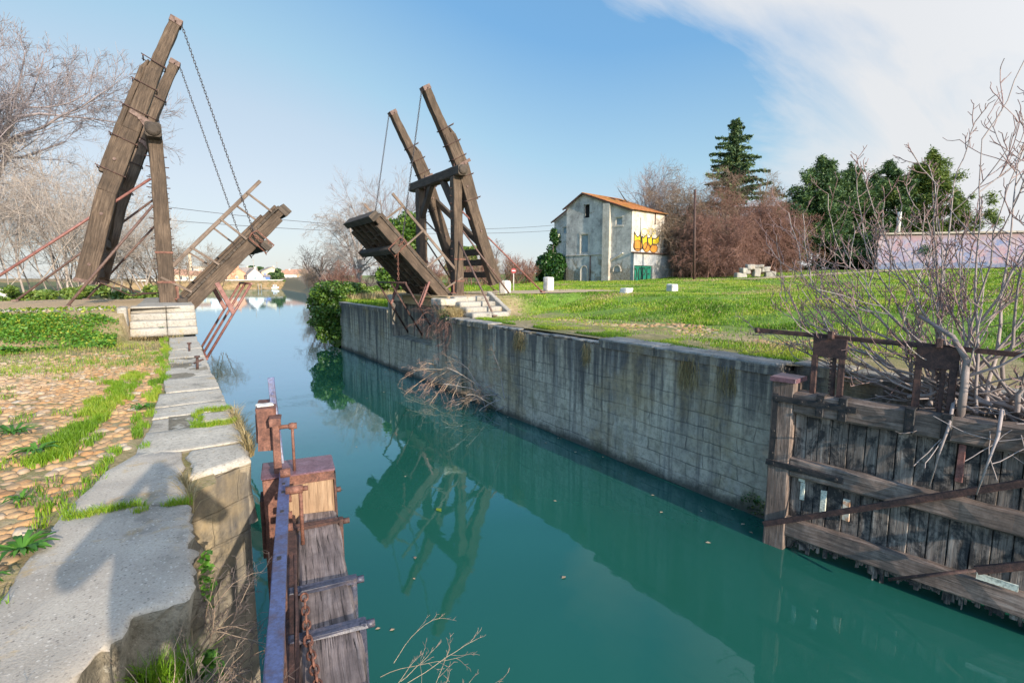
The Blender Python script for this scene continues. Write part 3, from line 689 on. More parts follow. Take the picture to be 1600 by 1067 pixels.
# lawn-side gravel tracks
def sheet(name, poly, zf, mat, dz=.012, n=14):
    a = [V3(*p) for p in poly]; vs = []; fs = []
    for i in range(n + 1):
        for j in range(9):
            p = (a[0] * (1 - j / 8) + a[1] * j / 8) * (1 - i / n) + (a[3] * (1 - j / 8) + a[2] * j / 8) * i / n
            e = .5 * (mnoise.noise(Vector((i * .6, 3 if j < 4 else 8, 1)))); p = p + nrm(a[1] - a[0]) * e * (1 if j in (0, 8) else .3)
            vs.append((p[0], p[1], float(zf(p[0], p[1])) + dz))
    for i in range(n):
        for j in range(8): k = i * 9 + j; fs.append((k, k + 1, k + 10, k + 9))
    mb = MB(); mb.add(vs, fs, None, 0, True); o = mb.build(name, mat); o['kind'] = 'structure'; return o
sheet('path', [(12.3, 20.2), (12.3, 25.6), (22, 26.2), (22, 21.6)], zR, PATHM, .05, 24)
sheet('path', [(40, 24), (40, 26.5), (90, 12), (90, 8)], zR, PATHM, .07, 40)
# ================================================================== drawbridge halves
def bridge(X0, c, B, Bf, label, struts, zb=.75):
    """a = distance from the post line towards the water; X = X0 + c*a"""
    P = lambda a, y, z: V3(X0 + c * a, y, z)
    YN, YF = 21.5, 25.5
    root = empty('drawbridge', (X0, 23.5, zb), label, 'drawbridge')
    EX = (1, 0, 0); EY = (0, 1, 0)
    def part(name, mat, fn, parent=root):
        mb = MB(); fn(mb); return mb.build(name, mat, parent)
    posts = {}
    for Y in (YN, YF):
        po = part('post', TIMBER, lambda m: beam(m, P(0, Y, zb - .05), P(.02, Y, 6.15), .5, .46, side=EX, w1=.4, h1=.42, ch=.03, jit=.013, n=16, bow=rnd.uniform(-.03, .03))); posts[Y] = po
        for z in (1.45, 2.45):
            part('iron_band', RUST, lambda m: beam(m, P(0, Y, z - .035), P(0, Y, z + .035), .52, .5, side=EX, ch=.01, jit=.004, n=1), po)
        for i in range(12):
            z = 1.9 + i * .34
            for s in (-1, 1): part('bolt', RUST_DK, lambda m: rod(m, [P(.2 * s, Y + rnd.uniform(-.05, .05), z), P((.3 + rnd.uniform(-.02, .05)) * s, Y, z + .01)], .018, 6), po)
        part('foot_plate', RUST, lambda m: [box(m, P(.3, Y - .1, zb + .25), (.07, .25, .6)), box(m, P(.36, Y - .05, zb + .05), (.3, .3, .06)), rod(m, [P(.2, Y - .28, zb + .12), P(.5, Y - .28, zb + .1)], .04, 8)], po)
    def lintel(m):
        beam(m, P(-.02, 20.85, 6.37), P(-.02, 26.5, 6.37), .46, .46, side=EX, ch=.06, n=14, jit=.008)
        for y, d in ((20.85, -1), (26.5, 1)):
            rod(m, [P(-.02, y, 6.37), P(-.02, y + d * .06, 6.37), P(-.02, y + d * .12, 6.37)], [.22, .2, .12], 12)
    li = part('lintel', TIMBER_DARK, lintel)
    part('tie_rod', RUST_DK, lambda m: [rod(m, [P(.16, y, 5.6), P(.16, y, 6.72)], .02, 6) for y in (21.35, 25.4, 24.6)], li)
    for y0, y1 in ((YN + .12, YN + 1.35), (YF - .12, YF - 1.35)):
        part('knee_brace', TIMBER_DARK, lambda m: beam(m, P(0, y0, 4.75), P(0, y1, 6.2), .24, .3, side=EX))
    # balance beams: heavy lower timber, backing timber, lighter upper timber lashed on
    beams = []
    for Y, K in ((YN - .02, B), (YF, Bf)):
        k = [P(a, Y, z) for a, z in K]
        d01 = nrm(k[0] - k[1]); perp_ = lambda v: nrm(np.cross(nrm(v), V3(0, 1, 0))) * c
        bb = part('balance_beam', TIMBER, lambda m: (beam(m, k[4], k[3] + (k[2] - k[3]) * .0, .44, .56, side=EY, h1=.52, n=8, jit=.014, ch=.03), beam(m, k[3], k[2], .44, .52, side=EY, h1=.48, n=6, jit=.008), beam(m, k[2], k[1], .43, .48, side=EY, h1=.4, n=6, jit=.008)))
        out = -perp_(k[1] - k[2])
        if out[0] * c > 0: out = -out
        part('upper_timber', TIMBER, lambda m: beam(m, k[1] - d01 * .5 - out * .03, k[0], .38, .4, side=EY, w1=.34, h1=.32, jit=.014, n=10, bow=.02), bb)
        def backing(m):
            beam(m, k[3] + out * .31 + (k[2] - k[3]) * .25, k[2] + out * .33, .36, .16, side=EY, jit=.008)
            beam(m, k[2] + out * .33, k[1] + out * .29 - d01 * .1, .36, .16, side=EY, jit=.008)
            beam(m, k[1] + out * .29 - d01 * .1, k[1] + out * .22 + d01 * .22, .32, .14, side=EY, h1=.06, jit=.008)
        part('backing_timber', TIMBER, backing, bb)
        ts = [(k[1], k[0], .12, .34), (k[2], k[1], .72, .36), (k[2], k[1], .3, .36), (k[3], k[2], .82, .38), (k[3], k[2], .3, .40)]
        for a, b, f, hw in ts:
            q = a + (b - a) * f; u = perp_(b - a)
            if u[0] * c > 0: u = -u
            tdir = nrm(b - a)
            def strap(m):
                for s in (-1, 1):
                    rod(m, [q - u * (hw - .09) + V3(0, s * .235, 0) - tdir * .02, q + u * (hw + .11) + V3(0, s * .235, 0) + tdir * .03], .017, 6)
                rod(m, [q - u * (hw - .1) - V3(0, .26, 0), q - u * (hw - .1) + V3(0, .26, 0)], .02, 6)
                rod(m, [q + u * (hw + .05) - V3(0, .27, 0), q + u * (hw + .05) + V3(0, .27, 0)], .02, 6)
            part('iron_strap', RUST_DK, strap, bb)
        part('end_cap', RODIRON, lambda m: (beam(m, k[0] - d01 * .16, k[0] + d01 * .03, .385, .365, side=EY, ch=.01, n=1), rod(m, [k[0] - d01 * .1 - V3(0, .3, 0), k[0] - d01 * .1 + V3(0, .3, 0)], .025, 6)), bb)
        part('pivot_iron', RODIRON, lambda m: (rod(m, [P(-.35, Y - .3, 6.75), P(-.35, Y + .3, 6.75)], .06, 10), beam(m, P(-.05, Y - .26, 6.62), P(-.6, Y - .25, 6.95), .03, .14, side=EY), beam(m, P(-.4, Y - .26, 6.85), P(-.08, Y - .26, 6.3), .03, .1, side=EY)), bb)
        part('heel_plate', RODIRON, lambda m: beam(m, k[4], k[4] + nrm(k[3] - k[4]) * .1, .46, .58, side=EY, ch=.01, n=1), bb)
        for f in (.2, .75, 1.35): part('bolt_head', RODIRON, lambda m: rod(m, [k[4] + (k[3] - k[4]) * f + V3(0, -.2, 0), k[4] + (k[3] - k[4]) * f + V3(0, -.26, 0)], .05, 8), bb)
        beams.append(k)
    kn, kf = beams
    at = lambda k, z: next(k[i] + (k[i + 1] - k[i]) * ((z - k[i][2]) / (k[i + 1][2] - k[i][2])) for i in range(4) if (k[i][2] - z) * (k[i + 1][2] - z) <= 0)
    for z in (1.75, 2.35, 2.85):
        part('counterweight_timber', TIMBER_DARK, lambda m: beam(m, at(kn, z) - V3(c * .02, -.1, 0), at(kf, z) - V3(c * .02, .1, 0), .3, .26, side=(0, 0, 1), jit=.01))
    for z0, z1, dx in ((5.6, 2.9, .0), (2.9, 5.6, .17)):
        part('cross_brace', TIMBER_DARK, lambda m: beam(m, at(kn, z0) + V3(-c * (.02 + dx), .15, 0), at(kf, z1) + V3(-c * (.02 + dx), -.15, 0), .16, .3, side=EX))
    # struts
    for (y, za, fa, fy, fz) in struts:
        part('strut', REDIRON if (y < 23 and fa < -4) else RODIRON, lambda m: (rod(m, [P(-.2 if fa < 0 else 0, y if abs(fy - y) < .1 else y - .2 * (1 if fy < y else -1), za), P(fa, fy, fz)], .042, 8), box(m, P(fa, fy, fz + .02), (.2, .2, .06))))
    # ---- leaf
    A0, A1 = V3(.62, 0, .62), V3(3.92, 0, 4.12); u = nrm(A1 - A0); nn = V3(-u[2], 0, u[0])
    Q = lambda s, y, h: P(*(lambda p: (p[0], y, p[2]))(A0 + u * s + nn * h))
    Ln = np.linalg.norm(A1 - A0); y0, y1 = 21.35, 25.05
    for y in (y0 + .11, y1 - .11):
        part('main_stringer', TIMBER, lambda m: (beam(m, Q(-.12, y, .0), Q(Ln - .35, y, .0), .24, .4, side=EY, n=14, jit=.01), beam(m, Q(Ln - .8, y, .06), Q(Ln + .1, y, .06), .22, .24, side=EY, jit=.015)))
    for i in range(4):
        y = y0 + .74 + i * .74; part('inner_stringer', TIMBER, lambda m: beam(m, Q(0, y, .02), Q(Ln - .15, y, .02), .14, .28, side=EY, n=6))
    def decking(m):
        s = 0.
        while s < Ln - .05:
            w = rnd.uniform(.19, .25); beam(m, Q(s + w / 2, y0 - .02 - rnd.uniform(0, .02), .25), Q(s + w / 2, y1 + .02, .25), w - .012, .08, side=Q(1, 0, 0) - Q(0, 0, 0), n=3, jit=.004, ch=.006); s += w
    part('deck_planking', TIMBER_DARK, decking)
    k_ = 0
    for s in np.arange(.45, Ln - .3, .42):
        for i in range(5):
            ya = y0 + .2 + i * .74; k_ += 1
            if (k_ * 7) % 10 < 8: part('cross_block', TIMBER, lambda m: beam(m, Q(s + (i % 2) * .16, ya, -.02), Q(s + (i % 2) * .16, ya + .52, -.02), .07, .16, side=u * V3(c, 1, 1), n=1))
    cs = 3.32
    part('lifting_beam', TIMBER_DARK, lambda m: (beam(m, Q(cs, y0 - .42, -.36), Q(cs, y1 + .42, -.36), .3, .32, side=u * V3(c, 1, 1), n=8, ch=.04)))
    part('end_beam', TIMBER_DARK, lambda m: beam(m, Q(Ln + .02, y0 - .05, .02), Q(Ln + .02, y1 + .05, .02), .3, .4, side=u * V3(c, 1, 1), n=8, jit=.012))
    for y in (y0 + .1, y1 - .1): part('deck_edge', TIMBER, lambda m: beam(m, Q(.1, y, .34), Q(Ln - .1, y, .34), .16, .1, side=EY, n=8))
    for y, sgn in ((y0 - .03, -1), (y1 + .03, 1)):
        rl = part('guard_rail', RAILWOOD, lambda m: beam(m, P(.18, y, 1.98), P(3.12, y, 5.13), .06, .12, side=EY, ch=.01, n=6, jit=.004))
        for a, z, a2, z2 in ((2.64, 4.67, 3.45, 4.05), (1.75, 3.68, 2.55, 3.0), (.78, 2.66, 1.62, 2.06), (-.15, 1.62, .72, 1.1)):
            part('baluster', RAILWOOD, lambda m: beam(m, P(a, y + .05 * sgn, z), P(a2, y + .02 * sgn, z2), .05, .075, side=EY, ch=.008, n=3, jit=.006), rl)
        part('lower_rail', RAILWOOD, lambda m: beam(m, P(-.15, y, 1.62), P(.32, y, 2.13), .05, .09, side=EY, n=1), rl)
    # chains
    for Y, K, yy in ((YN, B, y0 - .22), (YF, Bf, y1 + .22)):
        top = P(K[0][0] + .15, Y - .05 if Y == YN else Y, K[0][1] - .16); e = Q(cs - .02, yy, -.16)
        part('chain', CHAINIRON, lambda m: chain(m, top, Q(cs, yy, .1)))
        def fit(m):
            rod(m, [Q(cs - .2, yy, .2), Q(cs, yy, .26), Q(cs + .2, yy, .2), Q(cs + .2, yy, -.55), Q(cs - .2, yy, -.55), Q(cs - .2, yy, .2)], .03, 6)
            chain(m, Q(cs, yy - .05, .2), Q(cs, yy - .1, -.3), .13, .018, .04)
            rod(m, [Q(cs + .1, yy, -.36), Q(cs + .1, yy - .2, -.36)], .03, 6); rod(m, [Q(cs - .1, yy, -.2), Q(cs - .25, yy, -.6)], .02, 6)
        part('chain_shackle', RUST, fit)
        if c < 0 and Y == YN:
            e = Q(cs - .1, yy - .05, -.3); part('loose_chain', RUST, lambda m: chain(m, e, e + V3(0, 0, -1.25), .13, .014, .035))
    # hinged prop frame hanging under the leaf
    def prop(m):
        for y in (21.4, 23.2, 25.0):
            rod(m, [P(2.62, y, 1.38), P(2.0, y, .34), P(1.02, y, -1.3)], .045, 8)
        rod(m, [P(2.62, 21.3, 1.38), P(2.62, 25.1, 1.38)], .04, 8)
        rod(m, [P(1.02, 21.2, -1.3), P(1.02, 25.2, -1.3)], .045, 8)
    part('prop_frame', RUST_DK if c < 0 else REDIRON, prop)
    for y in (21.4, 25.0):
        part('prop_link', REDIRON, lambda m: [beam(m, P(1.5, y + d, 1.42), P(1.98, y + d, .3), .035, .15 if c > 0 else .09, side=EY, ch=.01, n=2) for d in (-.1, .1)])
    part('hinge_iron', RUST, lambda m: [rod(m, [Q(-.1, y, -.1), Q(-.1, y + .4, -.1)], .08, 8) for y in (y0 - .1, 23., y1 - .3)])
    part('sill_timber', TIMBER_DARK, lambda m: beam(m, P(.42, 20.9, .72), P(.42, 25.6, .72), .3, .34, side=EX, n=8))
    if c > 0:
        part('slack_chain', RUST_DK, lambda m: rod(m, [kn[4] + V3(.2, 0, .1), V3(-1.2, 22.5, .98), V3(-.3, 23, 1.05)], .022, 6))
        part('slack_chain', RUST_DK, lambda m: rod(m, [kf[4] + V3(.2, -.2, .1), V3(-1.0, 24.5, 1.0), V3(-.3, 24.6, 1.02)], .022, 6))
    return root
BL = [(.88, 10.13), (.14, 8.38), (-.62, 6.37), (-1.39, 4.36), (-2.17, 1.44)]
BR = [(1.47, 9.77), (.47, 7.95), (-.21, 6.55), (-.87, 4.6), (-2.07, 1.33)]
BRF = [(1.44, 9.78), (.40, 7.98), (-.27, 6.55), (-1.0, 4.6), (-2.15, 1.33)]
SL = [(21.5, 4.9, -5.35, 21.5, .7), (21.5, 4.0, -2.57, 20.48, .72), (25.5, 4.75, -4.7, 25.9, .75), (25.5, 3.75, -2.75, 26.6, .72)]
SR = [(21.5, 4.72, -4.95, 21.45, .85), (21.5, 3.75, -2.53, 20.9, .82), (21.5, 3.27, .3, 17.75, .05), (25.5, 4.6, -4.55, 25.5, .85), (25.5, 3.75, -2.6, 26.3, .82)]
bridge(-.1, 1, BL, BL, 'taller raised wooden drawbridge half at the left, its leaf seen edge on', SL)
bridge(11.2, -1, BR, BRF, 'raised wooden drawbridge half by the lawn, underside of its leaf showing', SR, .78)

BLUEIRON = rust_mat('bluish_black_iron', (.03, .035, .06), (.06, .065, .1), (.13, .1, .1), rough=.45)
# ================================================================== lock gates
def gate(toe, d, nrm_, label, left):
    toe = V3(*toe, 0); d = nrm(V3(*d, 0)); n_ = nrm(V3(*nrm_, 0))
    k_ = 1. if left else .96                      # the lawn-side gate is a touch smaller and sits higher
    G = lambda l, t, z: toe + d * l * k_ + n_ * t * k_ + V3(0, 0, z * k_ + 1.6 * (1 - k_))
    root = empty('lock_gate', tuple(G(2.3, .2, -.4)), label, 'lock gate')
    def part(name, mat, fn, parent=root):
        mb = MB(); fn(mb); return mb.build(name, mat, parent)
    Lg = 4.9; th = .34
    bx = lambda m, l0, l1, t0, t1, z0, z1, **k: beam(m, G(l0, (t0 + t1) / 2, (z0 + z1) / 2), G(l1, (t0 + t1) / 2, (z0 + z1) / 2), (t1 - t0) * k_, (z1 - z0) * k_, side=n_, **k)
    vx = lambda m, l0, l1, t0, t1, z0, z1, **k: beam(m, G((l0 + l1) / 2, (t0 + t1) / 2, z0), G((l0 + l1) / 2, (t0 + t1) / 2, z1), (t1 - t0) * k_, (l1 - l0) * k_, side=n_, **k)
    if left:
        po = part('post', TANWOOD, lambda m: vx(m, .02, .36, .0, .4, -3.5, -.21, ch=.012))
        part('cap_plate', SKY_PLATE, lambda m: (vx(m, -.02, .40, -.02, .61, -.21, -.19, ch=.005, n=1)), po)
        part('cap_band', RUST, lambda m: vx(m, .0, .385, -.01, .42, -.30, -.21, ch=.006, n=1), po)
        part('steel_casing', RUST, lambda m: (vx(m, -.02, .395, .405, .60, -3.2, -.215, ch=.006), vx(m, .02, .3, .60, .64, -1.0, -.45, ch=.006, n=1)), po)
        part('edge_strip', RUST_DK, lambda m: (vx(m, .30, .37, -.03, -.005, -1.2, -.24, ch=.004), rod(m, [G(.34, -.02, -.42), G(.34, -.07, -.42)], .025, 6)), po)
    else:
        po = part('post', GATEWOOD, lambda m: vx(m, .0, .36, -.02, .40, -3.55, -.2, ch=.02, jit=.008))
        part('cap_plate', SKY_PLATE, lambda m: vx(m, -.04, .40, -.06, .46, -.2, -.13, ch=.012, n=1), po)
        part('corner_strap', BLACKIRON, lambda m: (vx(m, .03, .12, -.045, -.018, -1.62, -.42, ch=.004), bx(m, .03, 1.3, -.06, -.018, -.55, -.45, ch=.004), [rod(m, [G(l, -.03, z), G(l, -.075, z)], .022, 6) for l, z in ((.08, -.5), (.08, -1.1), (.08, -1.5), (.5, -.5), (.9, -.5), (1.2, -.5))]), po)
    zr = -.6
    for i, (z1, z0) in enumerate(((-.6, -.95), (-1.6, -1.95), (-2.62, -2.97)) if left else ((-.36, -.73), (-1.52, -1.86), (-2.62, -2.97))):
        part('rail', (TOPWOOD if left else GATEWOOD), lambda m: bx(m, .37, Lg, -.015, th, z0, z1, ch=.03, jit=.010, n=16))
    if not left:
        l = .37
        while l < Lg:
            w = rnd.uniform(.17, .25); zb = -3.12 - rnd.uniform(-.06, .12); tt = .1 + rnd.uniform(-.012, .012)
            def pl(m):
                k = max(2, int(w / .045)); top = []; 
                vx(m, l + .004, l + w - .006, tt, tt + .05, -2.95, -.7, ch=.008, n=8, jit=.004)
                x = l + .004     # rotted, splintered foot
                while x < l + w - .02:
                    ww = min(rnd.uniform(.025, .07), l + w - .006 - x); vx(m, x, x + ww, tt, tt + .05, zb + rnd.uniform(-.03, .13), -2.93, ch=.006, n=2, jit=.006); x += ww
            part('plank', PLANKWOOD, pl); l += w
        part('backing_board', TIMBER_DARK, lambda m: bx(m, .3, Lg, .2, .28, -2.9, -.72, ch=.01))
        for l_ in (.72, 1.05, 1.92, 2.35):
            part('iron_strap', BLACKIRON, lambda m: (vx(m, l_, l_ + .12, -.055, -.018, -.70, -.33, ch=.01), bx(m, l_, l_ + .12, -.055, .2, -.345, -.325, ch=.004, n=1), rod(m, [G(l_ + .06, -.05, -.42), G(l_ + .06, -.08, -.42)], .025, 6), rod(m, [G(l_ + .06, -.05, -.62), G(l_ + .06, -.08, -.62)], .025, 6)))
        part('iron_strap', BLACKIRON, lambda m: (bx(m, -.02, 1.2, -.05, -.018, -1.74, -1.64, ch=.005), [rod(m, [G(q, -.04, -1.69), G(q, -.07, -1.69)], .025, 6) for q in (.1, .55, 1.1)]))
        def rodbar(m): beam(m, G(.02, -.06, -2.86), G(4.6, -.12, -.32), .03, .1, side=n_, n=4)
        part('brace_bar', RUST_DK, rodbar)
        part('brace_bar', RUST_DK, lambda m: (rod(m, [G(1.95, -.22, -2.98), G(2.9, -.16, -2.42)], .025, 8), beam(m, G(2.9, -.16, -2.42), G(4.6, -.1, -1.42), .04, .11, side=n_, n=3)))
        for l0, l1, z0, z1, cc in ((.50, .60, -1.93, -1.72, 0), (.54, .61, -2.25, -1.94, 0), (.86, .95, -2.36, -1.98, 0), (1.20, 1.30, -2.38, -2.02, 1)):
            part('gauge_plate', [GAUGE, GAUGE2][cc], lambda m: vx(m, l0, l1, .06, .085, z0, z1, ch=.004, n=1))
        part('gauge_plate', GAUGE, lambda m: bx(m, 2.9, 3.32, -.03, -.018, -2.6, -2.51, ch=.003, n=1))
        part('iron_strap', REDIRON, lambda m: vx(m, 2.55, 2.63, .04, .08, -1.3, -.75, ch=.005))
    # gear on top
    bz = .65; tb = .375 if left else .22
    if left:
        part('sliding_bar', SKY_STEEL, lambda m: beam(m, G(.36, .41, -.15), G(5.4, .46, -.15), .085, .028, side=n_, n=12, ch=.004, w1=.075, jit=.0015))
        part('bar_slot', BLACKIRON, lambda m: [box(m, G(q, .41 + .01 * q, -.137), (.025, .04, .008), rz=math.atan2(d[1], d[0]) - math.pi / 2) for q in (.5, .74, .92, 1.3, 2.0)])
        part('lever', SKY_STEEL, lambda m: (beam(m, G(.17, .45, -.15), G(-.06, .50, .64), .06, .025, side=n_, n=3, ch=.004), [rod(m, [G(.0, .49, z), G(.03, .49, z)], .012, 6) for z in (.5, .42)]))
        part('upright', RUST, lambda m: (vx(m, .24, .32, .435, .505, -.2, .30, ch=.006), bx(m, .2, .36, .42, .52, .27, .34, ch=.008, n=1)))
        gh = part('gear_housing', RUST, lambda m: (vx(m, -.22, .2, .47, .63, .0, .40, ch=.01, n=2), bx(m, -.1, .1, .625, .645, .05, .33, n=1)))
        part('lichen_crust', WHITESTONE, lambda m: stone(m, tuple(G(.06, .56, .405)), (.15, .1, .02), .008, 4, .012, 20), gh)
        part('pivot_rod', RUST, lambda m: (rod(m, [G(.3, .3, .24), G(.3, .44, .24)], .02, 8), rod(m, [G(.3, .33, -.2), G(.3, .33, .27)], .013, 8), rod(m, [G(.3, .29, .24), G(.3, .36, .24)], .03, 8)))
        part('pivot_rod', RUST, lambda m: (rod(m, [G(.95, .27, -.12), G(.95, .40, -.12)], .035, 10), rod(m, [G(.95, .29, zr), G(.95, .29, -.1)], .016, 8), rod(m, [G(.72, .36, -.05), G(.72, .44, -.05)], .04, 8), rod(m, [G(.95, .23, -.12), G(.95, .27, -.12)], .02, 6), [rod(m, [G(q, .36, z), G(q, .42, z)], .032, 8) for q, z in ((.8, -.25), (.9, -.35), (1.02, -.4))]))
        part('side_rack', RUST_DK, lambda m: (bx(m, .4, Lg, .34, .42, zr - .1, zr + .02, ch=.008), bx(m, 1.4, Lg, .335, .36, zr + .1, zr + .16, ch=.006), [vx(m, q, q + .06, .40, .45, zr, -.165, ch=.008) for q in (.5, 1.2, 1.9, 2.6)]))
        for q in (.62, 1.62, 2.15, 2.75):
            part('iron_strap', BLUEIRON if q > 1 else RUST_DK, lambda m: (bx(m, q, q + .07, -.06, .40, zr, zr + .03, ch=.006, n=2), vx(m, q, q + .07, -.055, -.02, zr - .4, zr + .03, ch=.006), rod(m, [G(q + .035, -.05, zr), G(q + .035, -.11, zr)], .026, 6)))
        part('chain', RUST, lambda m: (chain(m, G(1.85, .30, zr + .1), G(2.3, .29, zr + .05), .08, .0075, .022, .0), chain(m, G(2.25, .29, zr + .05), G(2.8, .24, zr + .05), .08, .0075, .022, .0)))
    else:
        part('sliding_bar', RUST_DK, lambda m: (beam(m, G(-.42, tb, .64), G(4.4, tb, .55), .03, .075, side=n_, n=6, ch=.006), rod(m, [G(-.44, tb - .02, .64), G(-.40, tb + .02, .64)], .05, 8)))
        for q in (.55, 1.95):
            gh = part('gear_housing', RUST_DK, lambda m: (vx(m, q, q + .5, .14, .19, .28, .6, ch=.008, n=2), [vx(m, q + e, q + e + .09, .12, .18, -.36, .3, ch=.01, jit=.006) for e in (.0, .40)], vx(m, q + .22, q + .30, .1, .2, .6, .72, ch=.01, n=1)))
            part('tooth_rack', RUST_DK, lambda m: (vx(m, q + .3, q + .36, .16, .2, -.36, .3), [vx(m, q + .27, q + .31, .15, .2, z, z + .03, n=1) for z in np.arange(-.3, .25, .06)]), gh)
    return root, G
t = NT('gauge_paint'); n = t.noise(t.coord('pos'), 30., 4, .6); t.set(Base_Color=t.ramp(n, (.35, (.35, .36, .3)), (.55, (.68, .69, .58))), Roughness=.6); GAUGE = t.m
t = NT('rust_streaked_paint'); n = t.noise(t.coord('pos'), 12., 4, .6); t.set(Base_Color=t.ramp(n, (.4, (.5, .26, .14)), (.6, (.66, .62, .52))), Roughness=.6); GAUGE2 = t.m
gL, GL = gate((1.23, 5.2), (-.178, -.984), (-.984, .178), 'wooden lock gate seen from above, capped with rusty steel, beside the cobbled bank', True)
gR, GR = gate((8.45, 4.685), (.14, -.99), (.99, .14), 'folded lock gate of weathered black stained planks in the lawn side recess', False)
# ================================================================== the derelict house
def plaster(name, a, b, c, rub=.5):
    t = NT(name); p = t.coord('pos'); n = t.noise(p, .55, 8, .68, .4); n2 = t.noise(p, 5., 6, .7); st = t.noise(t.coord('pos', (2.2, 2.2, .25)), 1., 5, .6)
    col = t.ramp(n, (.3, a), (.5, b), (.7, c)); col = t.mix(t.ramp(st, (.54, 0.), (.7, .45)), col, tuple(x * .5 for x in a)); w9 = t.noise(t.coord('pos', loc=(9, 2, 5)), 1.1, 7, .7); col = t.mix(t.ramp(w9, (.5, 0.), (.6, .55)), col, tuple(min(.7, x * 1.2) for x in c)); col = t.mix(t.ramp(w9, (.36, .6), (.44, 0.)), col, tuple(x * .7 for x in a))
    P = t.sep(p); rb = t.ramp(t.math('ADD', t.noise(t.coord('pos', loc=(4, 7, 2)), .5, 6, .7), t.mapr(P[2], 1.4, 4.4, .16, -.06, False)), (.55, 0.), (.60, 1.))
    v = t.vor(p, 3.2, 'DISTANCE_TO_EDGE'); rubc = t.mix(t.ramp(v, (.02, 1.), (.09, 0.)), t.ramp(n2, (.3, (.17, .14, .1)), (.7, (.31, .26, .19))), (.32, .30, .26))
    col = t.mix(t.math('MULTIPLY', rb, rub), col, rubc); col = t.mix(t.ramp(n2, (.33, .6), (.42, 0.)), col, (.12, .12, .115))
    t.set(Base_Color=col, Roughness=.95); t.bump(t.math('ADD', n2, t.math('MULTIPLY', rb, -.6)), .5, .05); return t.m
PL_GREY = plaster('grey_plaster', (.25, .25, .24), (.41, .405, .385), (.53, .52, .485), .9)
PL_WARM = plaster('pale_plaster', (.42, .33, .25), (.52, .47, .40), (.58, .56, .52), .25)
PL_BLUE = plaster('bluish_plaster', (.22, .24, .27), (.33, .35, .38), (.42, .40, .37), .4)
PL_STRIP = plaster('buff_plaster', (.38, .33, .27), (.46, .42, .36), (.52, .49, .44), .1)
def flat(name, col, rough=.7, ns=0., var=.3):
    t = NT(name)
    if ns: n = t.noise(t.coord('pos'), ns, 5, .65); t.set(Base_Color=t.ramp(n, (.3, tuple(x * (1 - var) for x in col)), (.7, tuple(min(1, x * (1 + var)) for x in col))))
    else: t.set(Base_Color=col)
    t.set(Roughness=rough); return t.m
t = NT('clay_tiles'); p = t.coord('pos'); n = t.noise(p, 1.2, 6, .7); i = t.noise(p, 7., 4, .7)
c = t.ramp(t.math('ADD', t.math('MULTIPLY', n, .5), t.math('MULTIPLY', i, .5)), (.35, (.32, .09, .025)), (.5, (.48, .17, .05)), (.62, (.5, .28, .12)))
c = t.mix(t.ramp(t.noise(t.coord('pos', loc=(3, 3, 3)), .5, 5, .7), (.5, 0.), (.6, .8)), c, (.33, .2, .035)); t.set(Base_Color=c, Roughness=.9); TILES = t.m
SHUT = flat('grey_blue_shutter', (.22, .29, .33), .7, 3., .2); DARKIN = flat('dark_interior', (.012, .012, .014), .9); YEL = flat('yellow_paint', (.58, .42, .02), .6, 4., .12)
ORG = flat('orange_paint', (.48, .2, .03), .6, 4., .25); INK = flat('black_paint', (.025, .02, .018), .6); GREEN = flat('green_door_paint', (.005, .13, .085), .55, 3., .35); INKG = flat('dark_green_letter', (.002, .018, .016), .6)
PALEY = flat('faded_yellow_paint', (.6, .5, .2), .7, 3., .2)
HC = V3(37.2, 35.3, 0); FD = nrm(V3(-.144, .99, 0)); SD = nrm(V3(.99, .144, 0))
HP = lambda t, s, z: HC + FD * t + SD * s + V3(0, 0, z)
def holed(mb, prof, z0, holes, s=0., axis=0, mat=0, rev=.28, t0=None, t1=None):
    """wall in the front plane (axis 0, t runs along FD) or side plane (axis 1, t runs along SD) with real openings"""
    F = (lambda t, z, dd=0: HP(t, s + dd, z)) if axis == 0 else (lambda t, z, dd=0: HP(s + dd, t, z))
    ts = sorted({p[0] for p in prof} | {x for h in holes for x in h[:2]}); top = lambda t: float(np.interp(t, [p[0] for p in prof], [p[1] for p in prof]))
    for a, b in zip(ts[:-1], ts[1:]):
        zs = sorted({z0} | {z for h in holes if h[0] <= a and h[1] >= b for z in h[2:4]}); 
        for i, za in enumerate(zs):
            last = i == len(zs) - 1; zb = None if last else zs[i + 1]
            if any(h[0] <= a and h[1] >= b and h[2] <= za and (not last) and h[3] >= zb for h in holes): continue
            q = [F(a, za), F(b, za), F(b, top(b) if last else zb), F(a, top(a) if last else zb)]
            mb.add(q, [(0, 1, 2, 3)], None, mat)
    for (a, b, c, d) in holes:
        for p, q in (((a, c), (b, c)), ((b, c), (b, d)), ((b, d), (a, d)), ((a, d), (a, c))):
            mb.add([F(*p), F(*q), F(*q, rev), F(*p, rev)], [(0, 1, 2, 3)], None, mat)
hs = empty('stone_house', tuple(HP(4.5, 2.8, 1.3)), 'derelict three storey plastered house with orange tiled roof and yellow graffiti', 'house')
def hpart(name, mat, fn, parent=hs):
    mb = MB(); fn(mb); return mb.build(name, mat, parent)
D = 5.6
holes = [(5.25, 6.05, 7.75, 9.1), (5.36, 6.36, 4.18, 6.08), (1.14, 1.94, 6.7, 7.45)]
hpart('front_wall', PL_GREY, lambda m: holed(m, [(0, 8.08), (6.04, 10.25), (8.4, 9.0)], .6, holes))
hpart('side_wall', PL_WARM, lambda m: holed(m, [(0, 8.05), (D, 8.05)], 3.9, [], 0., 1))
hpart('back_wall', PL_GREY, lambda m: (holed(m, [(0, 8.08), (6.04, 10.25), (8.4, 9.0)], .6, [], D), holed(m, [(0, 8.9), (D, 8.9)], .6, [], 8.4, 1)))
